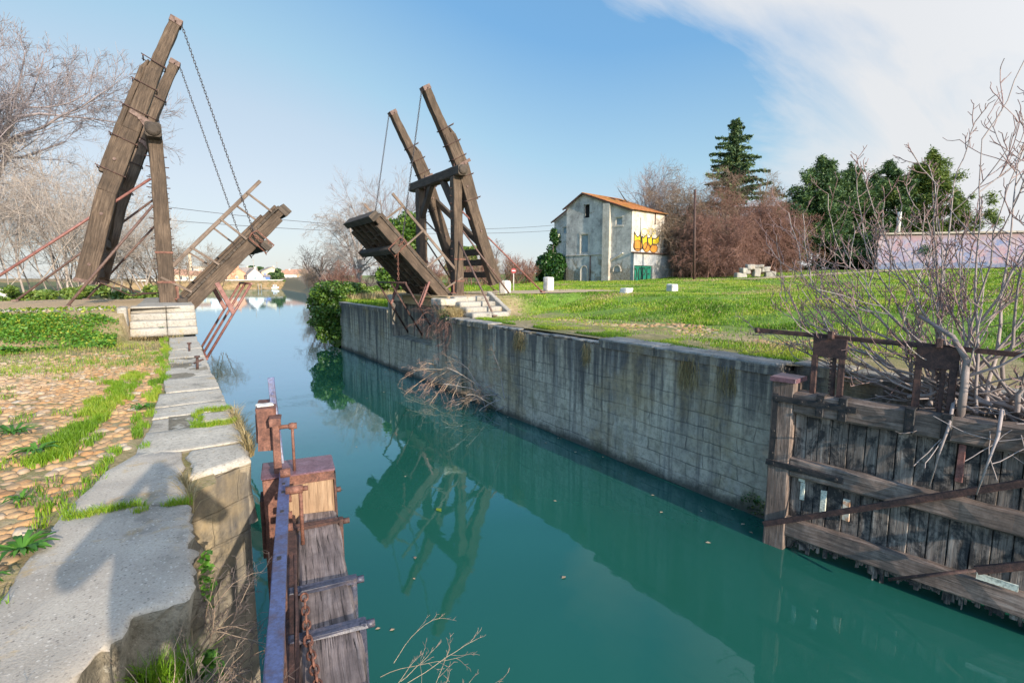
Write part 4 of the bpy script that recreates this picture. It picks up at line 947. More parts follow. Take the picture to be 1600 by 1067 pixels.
hpart('wing_wall', PL_GREY, lambda m: (holed(m, [(8.4, 8.7), (10.45, 7.75)], .6, [(8.5, 9.2, 6.35, 7.1)], .25), holed(m, [(.25, 7.75), (D, 7.75)], .6, [], 10.45, 1)))
def shutter(t0, t1, z0, z1, s, mat, fr=True):
    w = hpart('window', PL_STRIP if fr else DARKIN, lambda m: [beam(m, HP(a, s + .10, b), HP(c, s + .10, d), .1, .07, side=SD, n=1, ch=.005) for a, b, c, d in ((t0, z0 + .03, t1, z0 + .03), (t0, z1 - .03, t1, z1 - .03), (t0 + .03, z0, t0 + .03, z1), (t1 - .03, z0, t1 - .03, z1))])
    def pan(m):
        n = max(2, int((t1 - t0) / .2))
        for i in range(n): a = t0 + (t1 - t0) * i / n; b = t0 + (t1 - t0) * (i + 1) / n; box(m, tuple(HP((a + b) / 2, s + .17 + .01 * (i % 2), (z0 + z1) / 2)), (.05, (b - a) - .01, z1 - z0 - .02), rz=math.atan2(FD[1], FD[0]) - math.pi / 2)
    hpart('shutter' if mat is SHUT else 'opening', mat, pan, w)
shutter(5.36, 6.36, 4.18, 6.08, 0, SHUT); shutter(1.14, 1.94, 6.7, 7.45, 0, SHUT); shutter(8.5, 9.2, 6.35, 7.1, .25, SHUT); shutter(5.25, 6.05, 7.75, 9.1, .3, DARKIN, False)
hpart('window_surround', PL_STRIP, lambda m: [beam(m, HP(a, -.015, b), HP(c, -.015, d), .05, .16, side=SD, n=1, ch=.005) for a, b, c, d in ((5.1, 6.17, 6.6, 6.17), (5.27, 4.1, 5.27, 6.1), (6.45, 4.1, 6.45, 6.1), (1.0, 6.62, 2.1, 6.62), (1.05, 7.54, 2.05, 7.54))])
hpart('pilaster', PL_STRIP, lambda m: (box(m, tuple(HP(2.85, -.16, 4.9)), (.36, .85, 8.0), rz=math.atan2(FD[1], FD[0]) - math.pi / 2)))
hpart('string_course', PL_STRIP, lambda m: (beam(m, HP(8.4, -.04, 3.95), HP(3.3, -.04, 3.95), .1, .12, side=SD, n=4), beam(m, HP(2.42, -.1, 3.3), HP(.9, -.1, 3.98), .2, .1, side=SD, n=3)))
def arch(m, tc, z0, r, zt, s=-.03, dep=.06, cap=True):
    pts = [(tc - r, z0), (tc - r, zt)] + [(tc - r * math.cos(a), zt + r * math.sin(a)) for a in np.linspace(.2, math.pi - .2, 9)] + [(tc + r, zt), (tc + r, z0)]
    f = [HP(a, s, b) for a, b in pts]; k = [HP(a, s + dep, b) for a, b in pts]; n = len(pts)
    m.add(f + k, [tuple(range(n))] + [(i, (i + 1) % n, n + (i + 1) % n, n + i) for i in range(n)])
def archring(m, tc, z0, r, zt, s=-.06):
    pts = [(tc - r, z0), (tc - r, zt)] + [(tc - r * math.cos(a), zt + r * math.sin(a)) for a in np.linspace(.2, math.pi - .2, 9)] + [(tc + r, zt), (tc + r, z0)]
    for a, b in zip(pts[:-1], pts[1:]): beam(m, HP(a[0], s, a[1]), HP(b[0], s, b[1]), .1, .12, side=SD, n=1, ch=.01)
for tc, z0, r, zt in ((5.8, 1.2, .48, 2.35), (1.6, 2.2, .46, 2.35)):
    a = hpart('blocked_arch', PL_BLUE, lambda m: arch(m, tc, z0, r - .04, zt, -.02)); hpart('arch_ring', PL_STRIP, lambda m: archring(m, tc, z0, r, zt), a)
hpart('drain_pipe', RUST_DK, lambda m: (rod(m, [HP(4.96, -.1, 1.2), HP(4.96, -.1, 3.85)], .06, 6), rod(m, [HP(-.06, 3.85, 8.0), HP(-.06, 3.85, 6.9)], .05, 6)))
# roof of channel tiles
def roof(m, ta, za, tb, zb, s0, s1, hole=None):
    L = math.hypot(tb - ta, zb - za); nr = 14; nc = int((s1 - s0) / .075); dn = nrm(V3(-(zb - za), 0, tb - ta))
    for j in range(nr):
        vs = []; fs = []
        for i in range(nc + 1):
            s = s0 + (s1 - s0) * i / nc; w = .045 * abs(math.sin(i * math.pi / 3)) 
            for k, f in ((0, j / nr), (1, (j + 1.12) / nr)):
                t_ = ta + (tb - ta) * f; z_ = za + (zb - za) * f; lift = (.03 if k else .0) + w + rnd.uniform(0, .008)
                vs.append(HP(t_, s, z_ + lift))
        for i in range(nc):
            s = s0 + (s1 - s0) * (i + .5) / nc
            if hole and hole(s, j / nr): continue
            fs.append((2 * i, 2 * i + 1, 2 * i + 3, 2 * i + 2))
        m.add(vs, fs, None, 0, False)
hpart('roof', TILES, lambda m: (roof(m, 6.04, 10.3, -.35, 7.98, -.35, D + .35, lambda s, f: 2.6 < s < 4.7 and .06 < f < .3 and math.sin(s * 5 + f * 30) > -.6),
    roof(m, 6.04, 10.3, 8.75, 8.87, -.35, D + .35), roof(m, 8.3, 8.85, 10.75, 7.66, -.1, D + .2)))
hpart('roof_timber', TIMBER_DARK, lambda m: ([beam(m, HP(6.0, s, 10.1), HP(.05, s, 7.95), .12, .14, n=2) for s in np.arange(.4, D, .8)], box(m, tuple(HP(4.4, 3.5, 9.0)), (3.0, 4, .05), rz=math.atan2(FD[1], FD[0]) - math.pi / 2)))
hpart('verge_timber', RUST_DK, lambda m: (beam(m, HP(8.7, -.3, 8.82), HP(6.04, -.3, 10.22), .1, .14, n=2), beam(m, HP(6.04, -.3, 10.22), HP(-.3, -.3, 7.9), .1, .14, n=2), beam(m, HP(10.7, -.02, 7.62), HP(8.3, -.02, 8.82), .1, .12, n=2)))
# lower extension with green door
hpart('extension_wall', PL_BLUE, lambda m: (holed(m, [(-.05, 3.98), (8.3, 3.98)], .6, [(.05, 3.2, .7, 2.78)], -.35, 1), holed(m, [(-.35, 3.98), (0, 3.98)], .6, [], 0, 0), m.add([HP(-.35, 0, 3.98), HP(-.35, 8.3, 3.98), HP(1, 8.3, 4.05), HP(1, 0, 4.05)], [(0, 1, 2, 3)])))
hpart('ledge', RUST_DK, lambda m: beam(m, HP(-.4, -.35, 4.0), HP(-.4, 8.3, 4.0), .35, .12, side=FD, n=6))
gd = hpart('garage_door', GREEN, lambda m: [box(m, tuple(HP(-.18 + .012 * (k % 2), .05 + .15 + k * .3, 1.9)), (.29, .05, 1.8), rz=math.atan2(SD[1], SD[0])) for k in range(10)] and box(m, tuple(HP(-.14, 1.62, 1.9)), (3.2, .04, 1.85), rz=math.atan2(SD[1], SD[0])))
def stroke(m, pts, r, tt):
    rod(m, [HP(tt, a, b) for a, b in pts], r, 5, caps=True)
def letters(m):
    o = .25
    for k, ch in enumerate('DOPE'):
        x = o + k * .72; z = 1.32; H = 1.25; W = .5; r = .05
        if ch == 'D': S = [[(x, z), (x, z + H)], [(x, z + H), (x + W * .7, z + H * .85), (x + W, z + H * .5), (x + W * .7, z + H * .15), (x, z)]]
        if ch == 'O': S = [[(x + W / 2 + W / 2 * math.cos(a), z + H / 2 + H / 2 * math.sin(a)) for a in np.linspace(0, 2 * math.pi, 13)]]
        if ch == 'P': S = [[(x, z), (x, z + H)], [(x, z + H), (x + W * .8, z + H * .95), (x + W, z + H * .72), (x + W * .7, z + H * .5), (x, z + H * .45)]]
        if ch == 'E': S = [[(x + W, z + H), (x, z + H * .95), (x, z + .05), (x + W, z)], [(x, z + H * .5), (x + W * .8, z + H * .55)]]
        for s in S: stroke(m, s, r, -.215)
hpart('door_lettering', INKG, letters, gd)
def blobs(m, shapes, tt, th=.012):
    for pts in shapes:
        n = len(pts); f = [HP(tt, a, b) for a, b in pts]; k = [HP(tt + th, a, b) for a, b in pts]; c0 = np.mean(f, 0)
        m.add(f + k + [c0], [(i, (i + 1) % n, 2 * n) for i in range(n)] + [(i, (i + 1) % n, n + (i + 1) % n, n + i) for i in range(n)])
x0, z0 = .25, 4.12; sx = 4.3 / 450; sz = 1.95 / 320    # from the painted panel's own proportions
gp = lambda x, y: (x0 + (x - 85) * sx, z0 + (520 - y) * sz)
circ = lambda cx, cy, rx, ry, n=16: [gp(cx + rx * math.cos(a), cy + ry * math.sin(a)) for a in np.linspace(0, 2 * math.pi, n, endpoint=False)]
yel = [[gp(*q) for q in P_] for P_ in ([(100, 215), (130, 270), (160, 290), (190, 270), (205, 215), (215, 270), (240, 420), (230, 480), (110, 480), (100, 350)], [(235, 270), (265, 295), (295, 265), (320, 230), (330, 300), (330, 420), (300, 480), (250, 470)], [(340, 290), (375, 290), (405, 235), (420, 300), (425, 400), (400, 430), (345, 400)], [(430, 290), (480, 295), (520, 265), (550, 225), (555, 340), (520, 380), (450, 400), (428, 370)])]
org = [circ(165, 425, 78, 88), circ(325, 440, 66, 78), circ(455, 450, 74, 72)]
gf = hpart('graffiti', YEL, lambda m: blobs(m, yel, -.014))
hpart('graffiti_orange', ORG, lambda m: blobs(m, org, -.028), gf)
def outl(m):
    for P_ in yel: rod(m, [HP(-.03, a, b) for a, b in P_ + P_[:1]], .05, 4)
    for P_ in org: rod(m, [HP(-.04, a, b) for a, b in P_[:9] + P_[9:] + P_[:1]], .028, 4)
hpart('graffiti_outline', INK, outl, gf)
hpart('faded_graffiti', PALEY, lambda m: [rod(m, [HP(-.01, a, b) for a, b in circ(x, y, rx, ry) + circ(x, y, rx, ry)[:1]], .05, 4) for x, y, rx, ry in ((285, 200, 60, 55), (400, 190, 50, 55), (450, 180, 30, 40))], gf)
# stray rafter / branch on the roof
hpart('loose_rafter', TIMBER_DARK, lambda m: rod(m, [HP(3.2, 4.6, 8.9), HP(3.9, 4.0, 9.9), HP(4.3, 3.3, 11.0)], [.09, .06, .02], 6))

# ---- graffiti covered shed at the right
t = NT('graffiti_wall'); p = t.coord('pos'); v = t.n('ShaderNodeTexVoronoi', feature='SMOOTH_F1'); w_ = t.noise(p, .9, 4, .6, 1.2, col=True)
ad = t.n('ShaderNodeVectorMath', operation='MULTIPLY_ADD'); t.put(ad.inputs[0], w_); ad.inputs[1].default_value = (1.6, 1.6, 1.6); t.put(ad.inputs[2], p); t.put(v.inputs['Vector'], ad.outputs[0]); v.inputs['Scale'].default_value = 1.05
sp = t.sep(v.outputs['Color']); col = t.ramp(sp[0], (0., (.15, .14, .24)), (.22, (.25, .15, .19)), (.4, (.20, .18, .28)), (.6, (.27, .21, .25)), (.75, (.08, .12, .26)), (.88, (.24, .13, .16)), interp='CONSTANT')  # graffiti tones darkened and turned bluer to stand in for shade
v2 = t.vor(ad.outputs[0], 1.05, 'DISTANCE_TO_EDGE'); col = t.mix(t.ramp(v2, (.03, .55), (.06, 0.)), col, (.09, .10, .2))
P = t.sep(p); zz_ = t.math('ADD', P[2], t.math('MULTIPLY', t.noise(p, .8, 4, .6), 1.6)); col = t.mix(t.mapr(zz_, 4.3, 4.0, 0., .8), col, (.03, .08, .18)); n = t.noise(p, 4., 6, .7)
col = t.mix(t.ramp(n, (.4, .5), (.6, 0.)), col, (.27, .26, .29)); col = t.mix(t.mapr(zz_, 6.6, 7.4, 0., .7), col, (.22, .16, .16)); t.set(Base_Color=col, Roughness=.85); GRAF = t.m
CONC = flat('weathered_concrete', (.3, .27, .24), .95, 2., .3)
sh = empty('concrete_shed', (76, 23, 2.3), 'long flat roofed shed with a pink and lilac graffiti wall at right', 'shed')
def spart(name, mat, fn):
    mb = MB(); fn(mb); return mb.build(name, mat, sh)
A_, B_ = V3(68.4, 26.6), V3(105, 2.4); dd = nrm(B_ - A_); nn_ = V3(-dd[1], dd[0]); nn_ = nn_ if nn_[0] > 0 else -nn_; LL = np.linalg.norm(B_ - A_)
S3 = lambda l, n_, z: V3(*(A_ + dd * l + nn_ * n_), z)
spart('painted_wall', GRAF, lambda m: m.add([S3(0, 0, 1), S3(LL, 0, 1), S3(LL, 0, 7.2), S3(0, 0, 6.5)], [(0, 1, 2, 3)]))
ED = nrm(V3(.93, .37, 0)) * 8
spart('end_wall', CONC, lambda m: m.add([S3(0, 0, 1), S3(0, 0, 1) + ED, S3(0, 0, 6.5) + ED, S3(0, 0, 6.5)], [(0, 1, 2, 3)]))
spart('roof_slab', CONC, lambda m: m.add([S3(-.3, -.4, 6.48), S3(LL, -.4, 7.2), S3(LL, -.4, 7.2) + ED, S3(-.3, -.4, 6.48) + ED, S3(-.3, -.4, 6.68), S3(LL, -.4, 7.4), S3(LL, -.4, 7.4) + ED, S3(-.3, -.4, 6.68) + ED], [(3, 2, 1, 0), (4, 5, 6, 7), (0, 1, 5, 4), (1, 2, 6, 5), (2, 3, 7, 6), (3, 0, 4, 7)]))
spart('mast', WHITESTONE, lambda m: rod(m, [S3(3.0, 1.2, 6.6), S3(3.0, 1.2, 9.2)], .22, 8))
# ---- ruined arch, pole, sign
mb = MB()
for i, (x, y, z, sx_, sy_, sz_) in enumerate(((42.7, 27.3, 1.7, .9, .6, .7), (43.0, 27.1, 2.2, .7, .6, .5), (43.4, 26.8, 2.55, .7, .6, .45), (43.9, 26.5, 2.1, .6, .5, .8), (44.0, 26.4, 2.62, .9, .6, .3), (44.5, 26.1, 2.3, .7, .6, .5), (44.9, 25.8, 1.75, .9, .6, .8))):
    stone(mb, (x, y, z), (sx_, sy_, sz_), .05, 5, .10, 2, rz=-.55 + rnd.uniform(-.3, .3))
ru = mb.build('ruined_arch', STEPSTONE); tag(ru, 'collapsed pale stone arch at the foot of the bramble thicket', 'ruin')
mb = MB(); rod(mb, [(38.98, 29.34, 1.0), (38.75, 29.48, 9.25)], [.12, .09], 8); tag(mb.build('utility_pole', RUST_DK), 'slim dark wooden pole standing among the brown brambles', 'pole')
sg = empty('road_sign', (16.7, 25.0, .8), 'small round red road sign on a thin post behind the bridge rods', 'sign')
mb = MB(); rod(mb, [(16.7, 25., .8), (16.7, 25., 2.05)], .03, 6); mb.build('sign_post', WHITESTONE, sg)
for nm, r_, dy, mt in (('sign_disc', .15, 0, flat('sign_red', (.32, .04, .045), .5)), ('sign_bar', .12, -.012, flat('sign_white', (.7, .7, .7), .4))):
    mb = MB(); q = V3(16.7, 25., 2.0); v_ = nrm(V3(-.5, -.85, 0)); rod(mb, [q + v_ * .02 + v_ * (-dy), q + v_ * .04 + v_ * (-dy)], r_, 20) if nm == 'sign_disc' else beam(mb, q + v_ * .05 + V3(.085, -.05, 0), q + v_ * .05 - V3(.085, -.05, 0), .02, .05, side=v_, n=1, ch=.004)
    mb.build(nm, mt, sg)
# ---- overhead wires
WIRE = flat('wire', (.05, .05, .06), .6)
for i, (pts, lab) in enumerate((([(-30, 70, 13.0), (-.92, 70, 9.4), (19.95, 70, 8.7), (46.5, 70, 9.45), (80, 70, 15)], 'upper thin overhead wire crossing behind both bridge halves'), ([(-30, 70, 9.8), (.63, 70, 8.15), (17, 70, 7.46), (46.5, 70, 8.9), (80, 70, 13)], 'lower thin overhead wire crossing behind both bridge halves'))):
    xs = np.linspace(-30, 80, 60); zs = np.polyval(np.polyfit([p[0] for p in pts], [p[2] for p in pts], 3), xs); mb = MB(); rod(mb, [V3(x, 70, z) for x, z in zip(xs, zs)], .028, 4); tag(mb.build('overhead_wire', WIRE), lab, 'wire')

# ---- far bank
WHITEW = flat('white_render', (.66, .64, .6), .9, .5, .12); CREAMW = flat('cream_render', (.56, .48, .36), .9, .5, .15); OCHREW = flat('ochre_render', (.5, .36, .2), .9, .5, .15)
RTILE = flat('far_roof_tile', (.4, .23, .16), .9, 1.5, .3); GTILE = flat('far_grey_tile', (.3, .25, .22), .9, 1.5, .3); BLUEP = flat('blue_sheet', (.08, .16, .4), .7, 1., .2); ORW = flat('salmon_render', (.56, .3, .19), .9, .5, .15)
def far_house(X, Y, w, d, h, rh, rz, wm, rm, lab, gable=False, wins=3):
    g = empty('far_house', (X, Y, -.2), lab, 'house', 'houses on the far bank', rz)
    M_ = lambda x, y, z: V3(X + x * math.cos(rz) - y * math.sin(rz), Y + x * math.sin(rz) + y * math.cos(rz), z - .3)
    mb = MB(); x, y = w / 2, d / 2
    vs = [M_(-x, -y, 0), M_(x, -y, 0), M_(x, y, 0), M_(-x, y, 0), M_(-x, -y, h), M_(x, -y, h), M_(x, y, h), M_(-x, y, h)]
    fs = [(0, 1, 5, 4), (1, 2, 6, 5), (2, 3, 7, 6), (3, 0, 4, 7)]
    if gable: vs += [M_(0, -y, h + rh), M_(0, y, h + rh)]; fs += [(4, 5, 8), (6, 7, 9)]
    else: vs += [M_(-x, 0, h + rh), M_(x, 0, h + rh)]; fs += [(7, 4, 8), (5, 6, 9)]
    mb.add(vs, fs); mb.build('wall', wm, g)
    mb = MB(); o = .35
    if gable: q = [[(-x - o, -y - o, h - o * rh / x), (0, -y - o, h + rh + .1), (0, y + o, h + rh + .1), (-x - o, y + o, h - o * rh / x)], [(0, -y - o, h + rh + .1), (x + o, -y - o, h - o * rh / x), (x + o, y + o, h - o * rh / x), (0, y + o, h + rh + .1)]]
    else: q = [[(-x - o, -y - o, h - o * rh / y), (x + o, -y - o, h - o * rh / y), (x + o, 0, h + rh + .1), (-x - o, 0, h + rh + .1)], [(x + o, y + o, h - o * rh / y), (-x - o, y + o, h - o * rh / y), (-x - o, 0, h + rh + .1), (x + o, 0, h + rh + .1)]]
    for f in q:
        a = [M_(*p) for p in f]; b = [M_(p[0], p[1], p[2] + .18) for p in f]; mb.add(a + b, [(3, 2, 1, 0), (4, 5, 6, 7)] + [(i, (i + 1) % 4, 4 + (i + 1) % 4, 4 + i) for i in range(4)])
    rf = mb.build('roof', rm, g); mb = MB(); beam(mb, M_(x * .4, y * .2, h + rh * .4), M_(x * .4, y * .2, h + rh + .9), .6, .6, n=1); mb.build('chimney', wm, rf)
    for k in range(wins):
        xx = -x + w * (k + .6) / (wins + .2); mb = MB(); box(mb, tuple(M_(xx, -y - .03, h * .55)), (1.0, .1, 1.3), rz); wn = mb.build('window', WHITEW if wm is not WHITEW else GTILE, g)
        mb = MB(); box(mb, tuple(M_(xx, -y - .09, h * .55)), (.8, .06, 1.1), rz); mb.build('pane', SHUT, wn)
for a in ((14.0, 262, 11, 8, 6.2, .5, .05, WHITEW, CREAMW, 'white flat topped villa beyond the canal, left of the far houses', False, 3), (8.6, 246, 9, 6, 3.0, 1.4, .0, CREAMW, RTILE, 'low cream house with a tile roof in front of the white villa', False, 3), (23.6, 252, 7.5, 7, 3.6, 2.6, .1, ORW, RTILE, 'salmon coloured far house behind the tilted bridge leaf', True, 1),
          (27.4, 262, 12, 8, 4.2, 2., .0, CREAMW, GTILE, 'long grey roofed house between the salmon and the gabled ones', False, 3), (30.0, 247, 5.8, 9, 3.0, 2.7, .05, WHITEW, GTILE, 'bright white gabled far house near the moored boat', True, 1), (33.9, 247, 4.6, 5, 2.4, .5, 0, BLUEP, GTILE, 'small blue shed joined to the white gabled house', False, 1),
          (39.0, 262, 9, 7, 4.6, 2., .1, CREAMW, GTILE, 'cream house behind the moored boat', True, 2), (46.0, 262, 8, 7, 3.5, 1.6, .0, WHITEW, RTILE, 'low white house right of the dark round tree', False, 3), (53.0, 268, 12, 8, 4.0, 1.7, -.1, OCHREW, RTILE, 'ochre house partly hidden by the bare tree', False, 3), (2.0, 256, 8, 7, 3.4, 1.8, .1, CREAMW, RTILE, 'cream house glimpsed left of the bridge post', False, 2)):
    far_house(*a)
mb = MB(); beam(mb, (-10, 236, .1), (62, 238, .1), .3, 1.3, side=(0, 1, 0), n=20, jit=.02, ch=.02); tag(mb.build('garden_wall', WHITEW), 'long low white wall along the far bank', 'wall')
mb = MB(); rod(mb, [(8.6, 290, 0), (8.6, 290, 12.5)], [.9, .7], 12); rod(mb, [(8.6, 290, 12.5), (8.6, 290, 13.1)], [.95, .95], 12); tag(mb.build('chimney_stack', CREAMW), 'pale brick factory chimney behind the white villa', 'chimney')
for i, (X, Y, h, lab) in enumerate(((30.8, 250, 9.5, 'far pole beside the white gabled house'), (41.0, 255, 8.8, 'far pole beside the round dark tree'))):
    mb = MB(); rod(mb, [(X, Y, 0), (X, Y, h)], [.14, .1], 6); beam(mb, (X - .7, Y, h - .5), (X + .7, Y, h - .5), .1, .1, n=1); tag(mb.build('utility_pole', CONC), lab, 'pole')
bt = empty('motor_boat', (35.2, 226, WZ), 'small white motor boat moored at a jetty by the far bank', 'boat')
def hull(m):
    L_ = 1.45; secs = []
    for i in range(9):
        f = i / 8; x = -L_ + 2 * L_ * f; w_ = .75 * (1 - max(0, f - .45) ** 2 * 3.0) ; secs.append([(x, -w_, .85 + .25 * f), (x, -w_ * .8, .2), (x, 0, -.1), (x, w_ * .8, .2), (x, w_, .85 + .25 * f)])
    vs = [V3(35.2 + p[0], 226 + p[1], WZ + p[2]) for s in secs for p in s]; fs = [(i * 5 + j, i * 5 + j + 1, (i + 1) * 5 + j + 1, (i + 1) * 5 + j) for i in range(8) for j in range(4)] + [(i * 5, (i + 1) * 5, (i + 1) * 5 + 4, i * 5 + 4) for i in range(8)] + [(0, 1, 2, 3, 4)]
    m.add(vs, fs, None, 0, True)
mb = MB(); hull(mb); mb.build('hull', WHITEW, bt)
mb = MB(); stone(mb, (35.1, 226, WZ + 1.45), (1.5, 1.1, .9), .25, 5, .0, 1); mb.build('cabin', WHITEW, bt)
mb = MB(); box(mb, (35.1, 225.43, WZ + 1.55), (1.0, .04, .35)); box(mb, (34.33, 226, WZ + 1.55), (.04, .7, .35)); mb.build('cabin_window', DARKIN, bt)
mb = MB(); beam(mb, (30.5, 226.4, WZ + .45), (40, 227.6, WZ + .45), 1.2, .14, side=(0, 1, 0), n=6); [rod(mb, [(x, 226.2 + (x - 30) * .1, WZ - .5), (x, 226.2 + (x - 30) * .1, WZ + .5)], .1, 6) for x in (31, 33.5, 37, 39.5)]; tag(mb.build('jetty', CONC), 'low pale jetty behind the moored boat', 'jetty')
for i, X in enumerate((29.0, 30.1, 41.3)):
    mb = MB(); rod(mb, [(X, 225.6, WZ - .5), (X, 225.6, WZ + 2.3)], .14, 6); tag(mb.build('mooring_post', CONC), ('far left', 'middle', 'right')[i] + ' wooden mooring post standing in the water near the boat', 'post')
# ================================================================== plants
BK_GREY = bark_mat('grey_twigs', (.2, .175, .165), (.4, .36, .34)); BK_WHITE = bark_mat('whitish_twigs', (.25, .21, .185), (.50, .44, .395)); BK_LILAC = bark_mat('lilac_grey_twigs', (.17, .145, .155), (.33, .29, .30))
BK_RED = bark_mat('russet_twigs', (.13, .065, .05), (.30, .17, .135)); BK_BROWN = bark_mat('brown_twigs', (.12, .085, .06), (.29, .22, .16)); BK_DARK = bark_mat('dark_twigs', (.06, .045, .042), (.15, .12, .11))
BK_FIG = bark_mat('fig_bark', (.19, .155, .145), (.37, .315, .30), .8, 9.); BK_FIGTIP = bark_mat('fig_shoot', (.16, .09, .085), (.30, .20, .185), .7); BK_PALE = bark_mat('dry_stem', (.32, .22, .14), (.52, .40, .28)); BK_ROSY = bark_mat('rosy_dead_twig', (.26, .15, .11), (.48, .32, .25))
BARK = bark_mat('tree_bark', (.07, .05, .038), (.16, .125, .1))
PINE = leaf_mat('pine_needles', (.025, .065, .03), (.06, .125, .045), (.13, .2, .05), trans=.2, bn=.35); CEDAR = leaf_mat('cedar_needles', (.025, .06, .03), (.06, .12, .045), (.14, .19, .06), trans=.15, bn=.5)
IVY = leaf_mat('ivy_leaf', (.008, .035, .008), (.022, .075, .012), (.05, .12, .02), .35, .12); SHRUB = leaf_mat('evergreen_leaf', (.02, .06, .01), (.06, .135, .018), (.13, .21, .03), .4, .2); SHRUBY = leaf_mat('light_shrub_leaf', (.05, .11, .015), (.11, .19, .03), (.2, .26, .05), .5, .2)
def bare(name, root, dirs, L0, r0, lv, mats, lab, cat='tree', seed=1, k0=8, w0=.09, up0=.1, group=None, parts=True, minr=.006, t0=.5):
    R = np.random.default_rng(seed); root = np.atleast_2d(np.asarray(root, float)); dirs = np.atleast_2d(np.asarray(dirs, float))
    if len(root) < len(dirs): root = np.repeat(root, len(dirs), 0)
    out = grow(R, root, dirs, L0, r0, lv, k0, w0, up0, t0, minr)
    e = empty(name, tuple(root.mean(0)), lab, cat, group); g1, g2 = Geo(), Geo()
    for i, (P, rad, s) in enumerate(out): (g1 if i == 0 else g2).addq(*tubes(P, rad, s))
    g1.build('trunk', mats[0], e, True); g2.build('crown', mats[1], e, False)
    return e, out
def lean(n, R, spread, up=1.):
    a = R.uniform(0, 2 * np.pi, n); s = np.sqrt(R.uniform(0, 1, n)) * spread
    return np.stack([np.cos(a) * s, np.sin(a) * s, np.full(n, up)], 1)
Rg = np.random.default_rng(3)
TW = lambda *a: [dict(zip(('n', 't', 'a', 'l', 'k', 'w', 'up', 's', 'r'), x)) for x in a]
# big plane tree at far left, three leaning limbs
bare('plane_tree', (-13.0, 48.5, .3), [(.12, 0, 1), (.34, -.06, 1), (-.1, .1, 1), (.55, -.1, .85)], [12.5, 13, 12, 11.5], [.42, .40, .34, .28],
     TW((9, .35, .75, .66, 6, .16, .35, 6, .5), (8, .2, .7, .55, 5, .18, .2, 4, .5), (8, .15, .7, .52, 4, .2, .1, 3, .5), (7, .1, .7, .6, 3, .2, .1, 3, .6)), (BK_WHITE, BK_LILAC), 'tall bare plane tree with a wide pale crown at the left edge', seed=4, up0=.25, minr=.012)
# tangled whitish saplings behind the left bridge
SAP = TW((9, .12, .55, .6, 5, .18, .25, 4, .55), (8, .1, .65, .6, 4, .22, .05, 3, .55), (5, .1, .7, .65, 3, .24, -.1, 3, .6))
for i, (x, y, L, n, mt, lab) in enumerate(((-7.6, 37.5, 6.2, 8, BK_WHITE, 'pale tangle of bare saplings behind the leaning rods, nearest the left edge'), (-4.6, 40.5, 6.8, 9, BK_WHITE, 'tall whitish bare saplings behind the left balance beam'), (-2.6, 45.5, 6.0, 8, BK_WHITE, 'whitish bare thicket between the balance beam and the post'),
                                            (-1.0, 54, 4.8, 8, BK_BROWN, 'lower bare thicket showing just left of the bridge post'), (-9.8, 45, 8.4, 8, BK_GREY, 'grey bare saplings under the plane tree crown'), (-6.2, 48, 8., 8, BK_GREY, 'tall grey bare saplings beneath the plane tree, right side'), (3.2, 62, 3.6, 7, BK_BROWN, 'small brown bare bush seen through the bridge railing'))):
    R = np.random.default_rng(20 + i); k = n; rt = np.stack([R.normal(x, .8, k), R.normal(y, .8, k), np.full(k, .3)], 1)
    bare('bare_saplings', rt, lean(k, R, .55), R.uniform(.7, 1.1, k) * L, R.uniform(.03, .065, k), SAP, (mt, mt), lab, 'thicket', 40 + i, group='bare thickets behind the left bridge', minr=.008)
# right bank, beyond the bridge
bare('bare_tree', [(17.2, 55, .3), (18.4, 57, .3), (15.9, 58, .2)] and [(17.2, 56, .3)] * 3, [(-.15, 0, 1), (.1, 0, 1), (-.35, .1, 1)], [7., 7.5, 6.], [.2, .2, .15], TW((10, .2, .7, .6, 6, .2, .1, 5, .5), (9, .15, .75, .55, 5, .22, -.25, 3, .5), (8, .1, .7, .6, 4, .22, -.4, 3, .5), (5, .1, .6, .6, 3, .2, -.3, 3, .6)), (BK_GREY, BK_GREY), 'grey weeping bare tree behind the tilted bridge leaf', seed=61, minr=.009)
bare('bare_tree', (23, 64, .3), lean(5, Rg, .3), [10.5, 11, 9, 11, 10], .16, TW((9, .25, .55, .5, 5, .14, .3, 4, .5), (8, .15, .6, .5, 4, .18, .2, 3, .5), (7, .1, .6, .6, 3, .2, .1, 3, .6)), (BK_GREY, BK_LILAC), 'tall thin lilac grey bare tree between the chains', seed=62, minr=.011)
bare('bare_tree', (19.4, 83, -.3), [(-.1, 0, 1), (-.5, .1, .9), (.4, 0, .9)], [5.4, 5., 4.6], [.26, .17, .15], TW((8, .3, .8, .65, 6, .2, .15, 5, .5), (8, .2, .75, .6, 5, .2, .05, 3, .5), (7, .15, .7, .6, 4, .2, 0, 3, .5)), (BK_DARK, BK_DARK), 'dark spreading bare tree on the water edge beside the far houses', seed=63, minr=.012)
for i, (x, y, L, mt, lab) in enumerate(((13.8, 49, 2.5, BK_RED, 'low rosy brown bush under the weeping tree'), (16., 66, 3.2, BK_BROWN, 'brown bush at the water edge behind the evergreen'), (21.5, 95, 3.4, BK_BROWN, 'distant brown waterside bush'), (27, 118, 3.6, BK_GREY, 'distant grey waterside bush'), (33, 150, 4., BK_BROWN, 'far brown bush before the bend of the canal'))):
    R = np.random.default_rng(80 + i); k = 9; rt = np.stack([R.normal(x, .9, k), R.normal(y, .9, k), np.full(k, -.3)], 1)
    bare('waterside_bush', rt, lean(k, R, .9), R.uniform(.6, 1.1, k) * L, .05, TW((9, .1, .6, .55, 4, .2, .2, 3, .5), (7, .1, .7, .6, 3, .2, 0, 3, .6), (5, .1, .7, .6, 3, .2, 0, 3, .6)), (mt, mt), lab, 'bush', 90 + i, minr=.012)
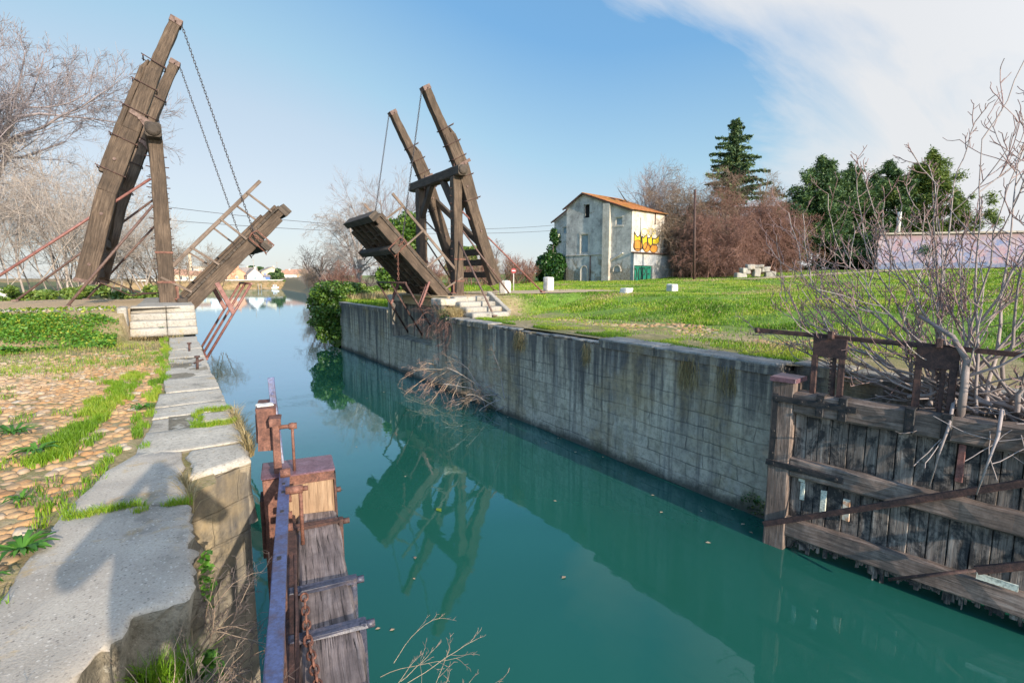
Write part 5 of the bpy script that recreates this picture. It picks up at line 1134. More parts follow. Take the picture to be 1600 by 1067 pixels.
R = np.random.default_rng(7); k = 7; rt = np.stack([R.normal(13.4, .5, k), R.normal(47.5, .8, k), np.full(k, .0)], 1)
bare('fallen_branch', rt, np.stack([R.normal(-.7, .3, k), R.normal(-.4, .3, k), np.full(k, .55)], 1), R.uniform(1.6, 3., k), .05, TW((4, .3, .6, .5, 4, .15, .1, 3, .5), (3, .3, .6, .5, 3, .15, 0, 3, .5)), (BK_WHITE, BK_WHITE), 'bleached fallen branches at the water edge', 'branch', 7)
# brambles and trees by the house
VINE = TW((13, .1, .7, .5, 5, .3, -.1, 4, .5), (10, .1, .9, .6, 4, .35, -.5, 3, .5), (8, .1, .9, .6, 4, .35, -.7, 3, .6))
bare('bare_tree', (46.5, 39.5, 1.5), lean(7, Rg, .35), [9, 9.5, 8.5, 9, 8, 9.2, 8.6], .12, TW((10, .25, .5, .5, 5, .14, .3, 4, .5), (8, .15, .6, .5, 4, .18, .2, 3, .5), (7, .1, .6, .6, 3, .2, .1, 3, .6)), (BK_LILAC, BK_LILAC), 'lilac grey bare tree rising behind the house end', seed=71, minr=.012)
for i, (x, y, h, sp, mt, lab) in enumerate(((44.6, 35.1, 6.6, .5, BK_BROWN, 'brown bramble heap leaning on the house extension'), (44.2, 32.0, 5.4, .6, BK_RED, 'russet bramble covered bush beside the dark pole'), (47.8, 32.2, 7.8, .6, BK_RED, 'largest russet bramble dome under the cedar'), (50.8, 31.2, 7.4, .6, BK_RED, 'russet bramble dome right of the cedar'), (52.6, 30., 6., .6, BK_RED, 'pinkish bramble heap above the ruined arch'), (46.8, 37.6, 9.0, .35, BK_BROWN, 'tall ivy brown thicket touching the house roof'), (51.0, 36., 6.6, .5, BK_RED, 'tall russet thicket wrapping the cedar trunk'))):
    R = np.random.default_rng(100 + i); k = 14; rt = np.stack([R.normal(x, .9, k), R.normal(y, .9, k), np.full(k, 1.4)], 1)
    bare('bramble_thicket', rt, lean(k, R, sp), R.uniform(.5, 1.1, k) * h, .07, VINE, (mt, mt), lab, 'bramble', 120 + i, group='bramble thickets beside the house', minr=.012)
bare('bare_tree', (54.5, 32.8, 1.5), [(.05, 0, 1)], [8.0], .2, TW((16, .3, .7, .55, 5, .18, .3, 4, .5), (9, .2, .7, .55, 4, .2, .1, 3, .5), (8, .1, .7, .55, 3, .2, 0, 3, .6)), (BK_BROWN, BK_BROWN), 'rounded grey brown bare tree at the right of the cedar', seed=74, minr=.013)
bare('bare_tree', (31.5, 52, .6), lean(3, Rg, .3), [4.2, 4., 3.8], .1, TW((9, .3, .6, .5, 5, .15, .3, 3, .5), (8, .2, .6, .5, 4, .18, .2, 3, .5), (5, .1, .6, .6, 3, .2, .1, 3, .6)), (BK_LILAC, BK_LILAC), 'small feathery bare tree left of the house', seed=75, minr=.011)
for i, (x, y, h) in enumerate(((19.5, 40, 2.1), (22, 42, 2.3), (24.5, 42, 2.4), (27, 44, 2.6), (29.5, 45, 2.6), (31.5, 44.5, 2.2))):
    R = np.random.default_rng(140 + i); k = 16; rt = np.stack([R.normal(x, .7, k), R.normal(y, .5, k), np.full(k, .8)], 1); mt = (BK_RED, BK_BROWN, BK_RED, BK_BROWN, BK_RED, BK_RED)[i]
    bare('hedge_bush', rt, lean(k, R, .6), R.uniform(.6, 1.1, k) * h, .03, TW((10, .1, .5, .5, 4, .2, .2, 3, .6), (8, .1, .6, .6, 3, .2, .1, 3, .6)), (mt, mt), ('first', 'second', 'third', 'fourth', 'fifth', 'sixth')[i] + ' reddish brown hedge bush counted from the bridge to the house', 'bush', 150 + i, group='brown hedge bushes behind the bridge', minr=.012)
# leafy things -----------------------------------------------------------------
def blob_pts(R, n, c, r, hollow=.55):
    d = R.normal(0, 1, (n, 3)); d /= np.linalg.norm(d, axis=1, keepdims=True); q = R.uniform(hollow ** 3, 1, n) ** (1 / 3)
    return np.asarray(c) + d * q[:, None] * np.asarray(r)
def leafy(name, lab, cat, clumps, n, size, mat, seed, trunk=None, group=None, up=.3, asp=1.6, parent_loc=None, hollow=.5):
    R = np.random.default_rng(seed); tot = sum(c[3] * c[4] * c[5] for c in clumps); e = empty(name, parent_loc or tuple(clumps[0][:3]), lab, cat, group); g = Geo()
    for c in clumps:
        k = max(20, int(n * c[3] * c[4] * c[5] / tot)); g.addq(*leafquads(R, blob_pts(R, k, c[:3], c[3:6], hollow), size, up, asp))
    g.build('foliage', mat, e)
    if trunk: mb = MB(); [rod(mb, [V3(*p) for p in t_[0]], t_[1], 7) for t_ in trunk]; mb.build('stem', BARK, e)
    return e
def clumps_on(R, n, c, r, cs, flat_=.6, shell=.6):
    P = blob_pts(R, n, c, r, shell); return [(*p, cs * s, cs * s, cs * flat_ * s) for p, s in zip(P, R.uniform(.6, 1.25, n))]
R = np.random.default_rng(31)
# evergreen cascading over the wall end
cl = clumps_on(R, 26, (8.9, 36.2, -.6), (1.1, 1.5, 1.4), .6, .8) + clumps_on(R, 16, (8.9, 35.7, -2.0), (.8, 1.2, .9), .5, .8) + clumps_on(R, 16, (9.8, 37.2, .5), (1.3, 2.0, .7), .6, .7)
leafy('evergreen_shrub', 'big dark evergreen shrub hanging over the end of the canal wall', 'shrub', cl, 11000, .12, SHRUB, 32, [([(10., 36.5, -.5), (9.2, 36.3, .2)], .06)])
cl = clumps_on(R, 12, (12., 39.5, .5), (1.6, 1.2, .5), .6); leafy('low_shrub', 'low yellow green shrub on the bank, next to the dark evergreen', 'shrub', cl, 5000, .12, SHRUBY, 33, [([(12., 39.5, -.2), (12., 39.5, .5)], .05)], 'green shrubs on the right bank')
cl = clumps_on(R, 14, (15., 41, .7), (2., 1.2, .7), .6); leafy('low_shrub', 'green shrub on the bank right behind the tilted leaf', 'shrub', cl, 6000, .13, SHRUB, 34, [([(15., 41, 0), (15., 41, .7)], .05)], 'green shrubs on the right bank')
# ivy clad tree
cl = clumps_on(R, 34, (17., 43, 4.6), (1.5, 1.5, 2.9), .8, .9) + clumps_on(R, 14, (16.6, 42.6, 1.6), (1.7, 1.5, 1.5), .7, .9)
leafy('ivy_tree', 'green ivy covered tree behind the right bridge frame', 'tree', cl, 14000, .17, SHRUB, 35, [([(17, 43, 0), (17.1, 43, 4.), (17.2, 43.2, 7.)], [.22, .16, .05])])
# ivy at the house corner
cl = clumps_on(R, 30, tuple(HP(9.9, -.5, 2.4)), (1.5, 1.8, 1.6), .75, .9) + clumps_on(R, 14, tuple(HP(10.3, .1, 5.4)), (.35, .5, 2.2), .45, 1.2)
leafy('ivy_bush', 'dark green ivy climbing the left corner of the house', 'ivy', cl, 14000, .17, IVY, 36, [([tuple(HP(9.9, -.3, .8)), tuple(HP(10.2, -.2, 3.)), tuple(HP(10.3, 0, 7.))], [.1, .08, .03])])
cl = clumps_on(R, 16, (-9.1, 37, 3.2), (.5, .5, 3.4), .5, 1.2); leafy('ivy_clad_tree', 'ivy wrapped trunk at the left picture edge', 'tree', cl, 6000, .13, IVY, 37, [([(-9.1, 37, 0), (-9.2, 37, 8.)], [.3, .2])])
cl = clumps_on(R, 16, (27.3, 50, 3.3), (1.9, 1.9, 1.5), .8); leafy('round_tree', 'small round green tree behind the brown hedge', 'tree', cl, 6000, .2, SHRUBY, 38, [([(27.3, 50, .5), (27.3, 50, 3.2)], [.12, .06])])
cl = clumps_on(R, 14, (40.8, 254, 2.6), (2.6, 2.6, 3.), 1.4); leafy('round_tree', 'dark round tree among the far houses', 'tree', cl, 2500, .5, PINE, 39, [([(40.8, 254, -.5), (40.8, 254, 2.6)], .3)])
cl = clumps_on(R, 10, (34., 275, 5.), (3.4, 3., 1.6), 1.4); leafy('round_tree', 'umbrella pine top above the white gabled far house', 'tree', cl, 2500, .5, PINE, 40, [([(34., 275, -.5), (34., 275, 5.)], .3)])
cl = clumps_on(R, 10, (37.5, 230, -.6), (4., 1., 1.), 1.); leafy('far_bush', 'green bush on the far bank above the boat', 'bush', cl, 1500, .4, SHRUBY, 41)
# left undergrowth line
for i, (x, y) in enumerate(((-5.6, 30.5), (-3.2, 31), (-.9, 29.2))):
    cl = clumps_on(R, 9, (x, y, .75), (1.1, .8, .35), .35); leafy('low_shrub', ('straggly green weeds at the foot of the saplings, left of the counterweight', 'straggly green weeds behind the hanging counterweight', 'green weeds behind the foot of the bridge post')[i], 'shrub', cl, 1800, .1, SHRUBY, 44 + i, group='weeds behind the left bridge')
# pines
def pine(x, y, z, h, r, seed, lab, mat=PINE, n=52):
    R = np.random.default_rng(seed); e = empty('pine_tree', (x, y, z), lab, 'pine tree', 'pines behind the graffiti shed'); mb = MB(); rod(mb, [(x, y, z - .5), (x + R.normal(0, .3), y, z + h * .5), (x + R.normal(0, .3), y, z + h * .95)], [.32, .2, .05], 8)
    g = Geo(); c = []
    lobes = []
    for k in range(11):
        f = .12 + .84 * (k + R.uniform(0, .6)) / 11; a = k * 2.4 + R.uniform(-.5, .5); q = r * (1.0 - f ** 2.4) * R.uniform(.35, .85); lobes.append(V3(x + math.cos(a) * q, y + math.sin(a) * q, z + h * f))
        rod(mb, [(x, y, z + h * max(.1, f - .22)), tuple(lobes[-1])], [.1, .03], 5)
    lobes.append(V3(x, y, z + h * .97))
    for k in range(n):
        b = lobes[k % 12]; u_ = R.uniform(0, 1) ** 1.3; f = (b[2] - z) / h; wd = r * .50 * (1.2 - f * .6)
        p = b + V3(R.normal(0, wd) * (1 - u_), R.normal(0, wd) * (1 - u_), (u_ - .45) * r * .62); c.append((p, R.uniform(.35, .8) * (1.1 - .45 * u_)))
    for k in range(0):
        f = R.uniform(.06, 1.0) ** .95; rr = r * (1.02 - f ** 2.6) * R.uniform(.2, 1.0) ** .45 * (.8 + .3 * math.sin(f * 19 + seed)) + .15; a = R.uniform(0, 2 * np.pi); p = V3(x + math.cos(a) * rr, y + math.sin(a) * rr, z + h * f)
        if k % 2 == 0: rod(mb, [(x, y, z + h * f - rr * .35), tuple(p)], [.08, .02], 4)
        s = R.uniform(.45, 1.0) * (1.15 - .5 * f); c.append((p, s))
    for p, s in c:
        m_ = int(290 * s ** 2) + 60; d = np.asarray(p) + R.normal(0, 1, (m_, 3)) * np.array([s * .55, s * .55, s * .42]); d[:, 2] += R.exponential(.12, m_); g.addq(*leafquads(R, d, .12, 1.4, 3.2))
    mb.build('trunk', BARK, e); g.build('crown', mat, e)
pine(74.5, 36.6, 2.2, 13.4, 7.2, 51, 'broad dark pine at the left of the pine group', n=560)
pine(80.5, 35.5, 2.2, 14.0, 4.2, 52, 'narrow pointed pine second from the left of the group', n=280)
pine(86.0, 33., 2.2, 14.2, 5.2, 53, 'pine third from the left above the shed roof', n=380)
pine(90.5, 29.5, 2.2, 15.0, 6.8, 54, 'yellowish green pine at the right of the group above the shed', leaf_mat('yellowish_pine_needles', (.05, .1, .02), (.11, .17, .03), (.2, .25, .05), trans=.2, bn=.3), n=540)  # needles of this pine are a lighter yellow green
pine(83.5, 35.2, 2.2, 11.5, 4.6, 59, 'pine filling the gap behind the narrow pointed one', n=260)
pine(72., 39.8, 2.2, 9., 3.6, 55, 'short pine half hidden behind the bramble domes', n=140)
cl = clumps_on(R, 16, (84, 13.2, 3.2), (2.6, 2., 1.2), 1.0); leafy('hedge', 'dark green hedge in front of the graffiti shed at the right edge', 'hedge', cl, 5000, .22, IVY, 57)
# cedar
def cedar(x, y, z, h, seed):
    R = np.random.default_rng(seed); e = empty('cedar_tree', (x, y, z), 'tall cedar with drooping tiers rising above the brambles', 'cedar'); mb = MB(); g = Geo()
    rod(mb, [(x, y, z - .5), (x, y, z + h * .6), (x + .15, y, z + h)], [.35, .2, .03], 8)
    for k in range(118):
        f = .40 + .60 * (k / 118) ** .9; L = (4.4 * (1 - f) ** .75 + .25) * 1.2 * R.uniform(.3, 1.5); a = k * 2.4 + R.uniform(-.3, .3)
        if k in (14, 19): L *= 1.6; a = -.6
        b = V3(x, y, z + h * f); d = V3(math.cos(a), math.sin(a), R.uniform(.25, .7)); P = [b]; 
        for i in range(5): d = nrm(d + V3(0, 0, -.10)); P.append(P[-1] + d * L / 5)
        rod(mb, P, [.07, .06, .05, .04, .03, .015], 4); P = np.array(P); n = int(80 * L)
        f2 = R.uniform(.12, 1, n) * 4.999; i = f2.astype(int); q = P[i] * (1 - (f2 - i))[:, None] + P[i + 1] * (f2 - i)[:, None]
        w_ = .21 * (1.15 - f2 / 5.5)[:, None]; q = q + R.normal(0, 1, (n, 3)) * w_ * np.array([1, 1, .35]) - np.array([0, 0, .1]) * R.exponential(1, (n, 1)); g.addq(*leafquads(R, q, .14, .9, 2.8))
    mb.build('trunk', BARK, e); g.build('crown', CEDAR, e)
cedar(55.9, 37.3, 2.0, 17.7, 58)
# fig bush growing over the right gate -----------------------------------------
def fig():
    R = np.random.default_rng(15); e = empty('fig_bush', (9.6, 2.3, -.35), 'bare fig bush with long upturned grey limbs over the right lock gate', 'fig bush')
    tips = [(9.5, 2.55, 3.5), (9.8, 5.4, 1.25), (9.3, 5.2, .55), (10.2, 4.6, 2.0), (9.4, 3.9, 2.45), (10.4, 3.5, 2.7), (9.7, 3.2, 2.1), (9.2, 2.9, 2.9), (10.6, 2.4, 3.3), (9.9, 1.7, 3.3), (9.4, 1.2, 2.7), (10.1, .7, 3.0), (8.9, 4.5, .2), (9.0, 3.6, 1.5), (10.9, 3.6, 1.6), (9.2, 1.9, 1.9), (10.3, 1.3, 2.0), (9.6, 4.6, 1.3), (10.0, 4.2, .8), (9.3, 2.2, 2.6), (9.8, 2.9, 3.0), (8.9, 1.2, 1.3), (8.95, 2.6, .9), (10.4, 2.0, 2.5), (9.7, 3.6, 1.9), (9.1, 4.9, .95), (9.6, 5.0, 1.7), (8.9, 4.1, .75), (9.9, 5.0, .35), (9.3, 3.3, .5), (9.0, 3.1, 1.1), (9.5, 4.4, 1.75), (9.2, 3.5, 2.2), (9.9, 2.7, 1.6), (8.8, 1.7, .8), (9.1, 1.5, 2.2)]
    B = len(tips); k = 9; P = np.zeros((B, k, 3)); rt = np.stack([R.normal(9.35, .12, B), 2.25 + R.uniform(-.75, .75, B), R.uniform(-.35, -.05, B)], 1); T = np.array(tips)
    mid = rt * .42 + T * .58; mid[:, 2] = rt[:, 2] + (T[:, 2] - rt[:, 2]) * .36
    for i in range(k): f = i / (k - 1); P[:, i] = rt * (1 - f) ** 2 + mid * 2 * f * (1 - f) + T * f * f + R.normal(0, .025, (B, 3)) * (0 < i < k - 1)
    r0 = R.uniform(.019, .034, B); rad = r0[:, None] * np.linspace(1, .22, k)[None]; L = np.linalg.norm(T - rt, axis=1)
    out = [(P, rad, 7)]; pr_, rr, ll = P, rad, L
    for n, t, a, l, kk, w_, up, r_, mn in ((6, .25, .65, .40, 6, .11, .75, .6, .0085), (4, .2, .8, .46, 5, .13, .6, .68, .0068), (3, .3, .85, .45, 4, .15, .5, .75, .0055)):
        o, d, l2, r2 = spawn(R, pr_, rr, ll, n, t, a, l, rr=r_, lj=.5); l2 = np.clip(l2, .06, 1.3); r2 = np.maximum(r2, mn); pr_ = paths(R, o, d, l2, kk, w_, up); rr = np.maximum(r2[:, None] * np.linspace(1, .55, kk)[None], mn * .8); ll = l2; out.append((pr_, rr, 5))
    g1, g2 = Geo(), Geo()
    for i, (p, r, s) in enumerate(out): (g1 if i < 2 else g2).addq(*tubes(p, r, s))
    g1.build('limb', BK_FIG, e, True); g2.build('shoot', BK_FIGTIP, e, True)
    mb = MB()      # old stems bent over the gate rail, and the wiry tangle in the recess
    for i in range(3):
        y = (2.45, 1.95, 1.6)[i]; rod(mb, [(9.3, y, -.3), (8.95, y - .05, -.1 + R.uniform(-.05, .1)), (8.68, y - .1, -.4), (8.62, y - .05, -.75), (8.64, y + R.uniform(-.3, .1), -1.0 - R.uniform(0, .4))], [.028, .025, .02, .015, .008], 7)
    rod(mb, [(8.9, 2.3, -.3), (8.89, 2.29, .1), (8.9, 2.3, .5), (8.92, 2.48, .8), (9.0, 2.9, 1.05)], [.05, .046, .042, .034, .022], 9)
    mb.build('old_stem', BK_FIG, e)
    o = np.stack([R.normal(9.4, .12, 60), R.uniform(.9, 3.6, 60), R.uniform(-.45, -.05, 60)], 1); d = np.stack([R.normal(0, .2, 60), R.normal(0, .8, 60), R.normal(.05, .25, 60)], 1); d /= np.linalg.norm(d, axis=1, keepdims=True)
    p = paths(R, o, d, R.uniform(.5, 1.4, 60), 6, .2, .0); g = Geo(); g.addq(*tubes(p, np.full((60, 6), .012), 4))
    o = np.stack([R.normal(8.85, .05, 9), R.uniform(1.2, 2.6, 9), R.uniform(-.5, -.2, 9)], 1); d = np.stack([R.normal(-.25, .2, 9), R.normal(.2, .5, 9), R.normal(-.7, .3, 9)], 1); d /= np.linalg.norm(d, axis=1, keepdims=True); p = paths(R, o, d, R.uniform(.5, 1.1, 9), 7, .16, .9); g.addq(*tubes(p, np.full((9, 7), .006), 5)); g.build('tangle', BK_FIG, e, True)
fig()
# dead bushes rooted in the wall
R = np.random.default_rng(9); k = 14; rt = np.stack([np.full(k, 9.28), R.uniform(17.2, 20.2, k), R.uniform(-2.75, -2.1, k)], 1)
bare('dead_wall_bush', rt, np.stack([R.normal(-.75, .2, k), R.normal(-.1, .5, k), R.normal(.15, .25, k)], 1), R.uniform(.8, 2.3, k), .018, TW((5, .3, .6, .4, 5, .2, -.4, 4, .6), (4, .3, .7, .45, 4, .22, -.3, 3, .6), (3, .4, .7, .5, 3, .22, 0, 3, .7)), (BK_PALE, BK_ROSY), 'dead rosy bush growing out of the wall just above the water', 'bush', 10, w0=.13, up0=-.35, minr=.004)
k = 20; rt = np.stack([np.full(k, 9.28), R.uniform(14.4, 16.4, k), R.uniform(-3.0, -2.4, k)], 1)
bare('dead_wall_bush', rt, np.stack([R.normal(-.4, .25, k), R.normal(.3, .7, k), R.normal(.35, .5, k)], 1), R.uniform(.8, 1.9, k), .02, TW((6, .2, .6, .5, 5, .2, -.2, 3, .6), (5, .2, .7, .5, 4, .22, -.2, 3, .7)), (BK_GREY, BK_BROWN), 'grey dead bush at the waterline with a mossy root, nearer the lock gate', 'bush', 11, w0=.15, up0=-.3, minr=.005)
k = 46; rt = np.stack([np.full(k, 9.3), R.uniform(18.2, 20.6, k), R.uniform(-.5, .3, k)], 1)
bare('trailing_bramble', rt, np.stack([R.normal(-.3, .2, k), R.normal(0, .4, k), R.normal(-.3, .5, k)], 1), R.uniform(.4, 1.1, k), .006, TW((6, .1, .7, .5, 4, .25, -.6, 3, .7), (4, .1, .7, .5, 3, .25, -.4, 3, .7)), (BK_RED, BK_RED), 'purplish brown bramble trailing down the wall below the bridge leaf', 'bramble', 12, w0=.2, up0=-.9, minr=.003)
# weeds and dry stems on the broken ledge, bottom left
k = 620; rt = np.stack([R.uniform(-1.0, .0, k), R.uniform(.9, 2.75, k), np.full(k, -.38)], 1)
bare('dry_weeds', rt, np.stack([R.normal(.1, .45, k), R.normal(.15, .5, k), np.full(k, .8)], 1), R.uniform(.12, .42, k), .0022, TW((3, .4, .6, .4, 4, .2, .1, 3, .8), (2, .4, .6, .5, 3, .2, .1, 3, .8)), (BK_PALE, BK_BROWN), 'dry straw coloured weed stems under the broken slab', 'weeds', 13, w0=.16, up0=-.5, minr=.0014)
k = 60; rt = np.stack([R.uniform(-.02, .10, k), R.uniform(1.6, 3.2, k), R.uniform(-.5, -.3, k)], 1)
bare('dry_weeds', rt, np.stack([R.normal(.35, .25, k), R.normal(.1, .4, k), R.normal(.2, .5, k)], 1), R.uniform(.15, .42, k), .003, TW((6, .2, .7, .45, 4, .25, .1, 3, .8), (4, .2, .7, .5, 3, .25, 0, 3, .8)), (BK_BROWN, BK_DARK), 'dark purplish dried weeds hanging off the quay edge at the bottom', 'weeds', 14, w0=.2, up0=-.6, minr=.0016)
k = 14; rt = np.stack([R.uniform(.80, .92, k), R.uniform(1.5, 2.7, k), np.full(k, -.55)], 1)
bare('dry_weeds', rt, np.stack([R.normal(.8, .25, k), R.normal(.35, .4, k), R.normal(.45, .25, k)], 1), R.uniform(.2, .45, k), .0013, TW((4, .5, .5, .3, 4, .14, .1, 3, .8), (3, .4, .6, .4, 3, .16, .1, 3, .8)), (BK_PALE, BK_ROSY), 'thin dry weed stems leaning out over the water from the left gate', 'weeds', 16, w0=.1, up0=-.3, minr=.0009)
# grass and leafy weeds ---------------------------------------------------------
R = np.random.default_rng(77)
def grass(name, pts, h, w, mat, lab, **k):
    g = Geo(); v, t_, q = blades(R, pts, h, w, **k); g.addq(v, q); g.t.append(t_ + 0); g.tm.append(np.zeros(len(t_)))
    o = g.build(name, mat); o['kind'] = 'stuff'; return tag(o, lab, 'grass')
def patch(n, f): P = f(n); return np.stack([P[:, 0], P[:, 1], P[:, 2]], 1)
# lawn
n = 620000; u_ = R.uniform(0, 1, n); dist = 9.5 * (62 / 9.5) ** u_; az = R.uniform(RAD(20), RAD(88), n); X = np.sin(az) * dist; Y = np.cos(az) * dist
k1 = (X > 12.4 + 1.2 * np.sin(Y * .7) + R.normal(0, .5, n)) & ~((np.abs(X - (13.3 - .14 * (Y - 6))) < 1.3) & (Y > 6) & (Y < 15.5) & (R.random(n) < .93)) & ~((X < 12.5) & (Y > 17.5) & (Y < 26.4)) & ~((X > 12) & (X < 22.5) & (Y > 20.8 + .3 * np.sin(X)) & (Y < 26) & (R.random(n) < .93))
d_ = dist[k1]; X = X[k1]; Y = Y[k1]; nz = np.array([mnoise.noise(Vector((x * .35, y * .35, 0))) for x, y in zip(X[::1], Y[::1])]); k2 = R.random(len(X)) < np.clip(.75 + nz * 1.1, .12, 1); X, Y, d_, nz = X[k2], Y[k2], d_[k2], nz[k2]
hh = (.065 + .05 * np.clip(nz, -.4, 1)) * (1 + .008 * d_); pts = np.stack([X, Y, zR(X, Y) - .02], 1); n2z = np.array([mnoise.noise(Vector((x * .22 + 9, y * .3, 4))) for x, y in zip(X, Y)]); sel = R.random(len(X)) < .07 + .5 * ss(.1, .5, n2z)
grass('grass', pts[~sel], hh[~sel], .0042 * d_[~sel] ** .85 * .5, GRASS, 'bright green lawn grass between the canal and the house')
grass('grass', pts[sel], hh[sel] * 1.05, .0042 * d_[sel] ** .85 * .45, GRASS_DRY, 'straw coloured blades mixed through the lawn')
# right strip of thin turf behind the coping, and bank north of the bridge
n = 26000; Y = R.uniform(5, 18, n); X = 9.8 + R.exponential(.9, n); X = np.minimum(X, 13); kk = np.array([mnoise.noise(Vector((x * 1.1, y * .8, 5))) for x, y in zip(X, Y)]) > -.05; X, Y = X[kk], Y[kk]
grass('grass', np.stack([X, Y, zR(X, Y) - .02], 1), .07, .012, GRASS, 'thin turf behind the right coping stones')
n = 30000; Y = R.uniform(26.5, 50, n); X = 9.6 + (Y > 35) * (Y - 35) * .2 + R.uniform(0, 1, n) ** 1.3 * 12; grass('grass', np.stack([X, Y, zR(X, Y) - .02], 1), .22, .03, GRASS, 'bank grass north of the right bridge half')
n = 4000; X = R.uniform(10, 16, n); Y = R.uniform(34, 42, n); grass('grass', np.stack([X, Y, zR(X, Y)], 1), .5, .03, GRASS_DRY, 'dry reeds on the right bank behind the bridge')
# left: verge along slabs, median tuft strip, joints
def tuft(c, r, n, zf=lambda x, y: zL(x, y) * 0 - .03):
    a = R.uniform(0, 2 * np.pi, n); q = np.sqrt(R.uniform(0, 1, n)); x = c[0] + np.cos(a) * q * r[0]; y = c[1] + np.sin(a) * q * r[1]; return np.stack([x, y, zf(x, y)], 1)
T = []
for i in range(90):
    y = R.uniform(4.3, 16.5); f = R.random()
    T.append(tuft((float(XI(y)) - .02 + R.normal(0, .06), y), (.05, .1), int(R.uniform(10, 80))))
for i in range(120):
    y = R.uniform(5.9, 10.6); T.append(tuft((float(np.interp(y, [6., 7.5, 10.6], [-1.02, -.86, -.56])) + R.normal(0, .11), y), (.07, .12), int(R.uniform(15, 130))))
for i in range(60): T.append(tuft((R.uniform(-5, -.6), R.uniform(3.2, 13)), (.10, .14), 45))
for i in range(150): T.append(tuft((R.uniform(-6, -.2), R.uniform(11.5, 15.5)), (.25, .25), 40))
grass('grass', np.concatenate(T), .075, .0065, GRASS, 'grass growing between the cobbles on the left bank', lean=.6)
n = 9000; X = R.uniform(-6, .2, n); Y = R.uniform(11, 17.4, n); grass('grass', np.stack([X, Y, zL(X, Y) - .04], 1), .06, .008, GRASS_DRY, 'dry turf before the left steps', lean=.8)
T = [tuft((x, 4.2 + (x < -.3) * .12 + R.normal(0, .015), 0)[:2], (.05, .03), 60, lambda x, y: x * 0 - .02) for x in np.linspace(-.68, -.02, 22) if not -.26 < x < -.14]
T += [tuft((x, 7.06 + R.normal(0, .04)), (.05, .05), 60) for x in np.linspace(.2, .5, 12)] + [tuft((x, 6.36 + R.normal(0, .03)), (.05, .05), 80) for x in np.linspace(.12, .52, 16)] + [tuft((.15 + R.normal(0, .02), y), (.03, .05), 50) for y in np.linspace(6.4, 7.0, 8)]
grass('grass', np.concatenate(T), .07, .006, GRASS, 'green grass in the joints of the coping slabs', lean=.7)
T = [tuft((.53, y), (.03, .06), 60, lambda x, y: x * 0 - .08) for y in np.linspace(5.3, 6.9, 12)] + [tuft((.0, y), (.03, .05), 45, lambda x, y: x * 0 - .12) for y in np.linspace(4.3, 4.8, 6)]
grass('grass', np.concatenate(T), .16, .006, GRASS_DRY, 'yellow grass tufts hanging on the quay edge', lean=1.1)
T = [tuft((-.15 + R.normal(0, .06), 2.78 + R.normal(0, .05)), (.05, .04), 60, lambda x, y: x * 0 - .38) for i in range(8)]; grass('grass', np.concatenate(T), .16, .005, GRASS, 'dark green tuft below the broken slab', lean=.8)
T = []
for y in (13.6, 13.4, 10.2, 7.2, 7.0, 6.1):
    for i in range(6): T.append(tuft((9.25, y + R.normal(0, .1)), (.05, .1), 40, lambda x, y: x * 0 - .1 - R.uniform(0, .5, len(x))))
pts = np.concatenate(T); grass('grass', pts, -.28, .007, GRASS_DRY, 'straw tufts hanging down the right wall', lean=.4)
T = [tuft((9.6 + R.normal(0, .2), 18.6 + R.normal(0, .25)), (.12, .15), 70, lambda x, y: x * 0 - .02) for i in range(12)]; grass('grass', np.concatenate(T), .4, .01, GRASS_DRY, 'pale dry tussock at the foot of the right steps', lean=1.2)
def weeds(name, pts, size, mat, lab, cat='weeds', up=1.2, stuff=True):
    g = Geo(); g.addq(*leafquads(R, pts, size, up, 1.5)); o = g.build(name, mat); tag(o, lab, cat)
    if stuff: o['kind'] = 'stuff'
    return o
n = 52000; X = -1.2 - R.uniform(0, 1, n) ** 1.0 * 7; Y = 17.6 - 2.5 * R.uniform(0, 1, n) ** 1.4 + .3 * np.sin(X * 2.3); nz = np.array([mnoise.noise(Vector((x * 1.3, y * 1.3, 2))) for x, y in zip(X, Y)]); kk = (R.random(n) < np.clip(.7 + 1.5 * nz, .06, 1)) & (Y < 17.55 - .5 * ss(-2.2, -1.2, X)); X, Y, nz = X[kk], Y[kk], nz[kk]
pts = np.stack([X, Y, zL(X, Y) - .02 + R.uniform(0, .11, len(X)) * np.clip(.8 + 1.6 * nz, .15, 2)], 1); s_ = R.random(len(X)) < .3
weeds('ground_cover', pts[~s_], .045, WEED, 'lush green weeds on the slope left of the steps'); weeds('ground_cover', pts[s_] + np.array([0, 0, .02]), .038, WEEDY, 'yellow green flowering weeds on the left slope')
n = 2600; X = R.uniform(-9, -1.3, n); Y = R.uniform(17.6, 18.3, n); weeds('ground_cover', np.stack([X, Y, zL(X, Y) + R.uniform(0, .05, n)], 1)[R.random(n) < .35], .06, WEEDY, 'sparse weeds along the left platform edge')
def rosette(c, n, r, name='weed_rosette', lab=''):
    g = Geo(); P = []; Q = []
    for i in range(n):
        a = R.uniform(0, 2 * np.pi); l = r * R.uniform(.4, 1.1); d = V3(math.cos(a), math.sin(a), 0); w_ = l * R.uniform(.16, .26); sd2 = V3(-d[1], d[0], 0); rows = []
        for f, ww, z in ((0, .15, 0), (.35, .8, .25), (.7, 1., .32), (1., .1, .2)):
            p = V3(*c) + d * l * f + V3(0, 0, l * z * R.uniform(.7, 1.3) + .01); rows += [p - sd2 * w_ * ww / 2, p + V3(0, 0, -.12 * w_), p + sd2 * w_ * ww / 2]
        b = len(P); P += rows
        for j in range(3):
            for m_ in range(2): Q.append([b + j * 3 + m_, b + j * 3 + m_ + 1, b + j * 3 + m_ + 4, b + j * 3 + m_ + 3])
    g.addq(np.array(P), np.array(Q)); o = g.build(name, WEED, None, True); tag(o, lab, 'weed', 'leafy weed rosettes on the left bank'); return o
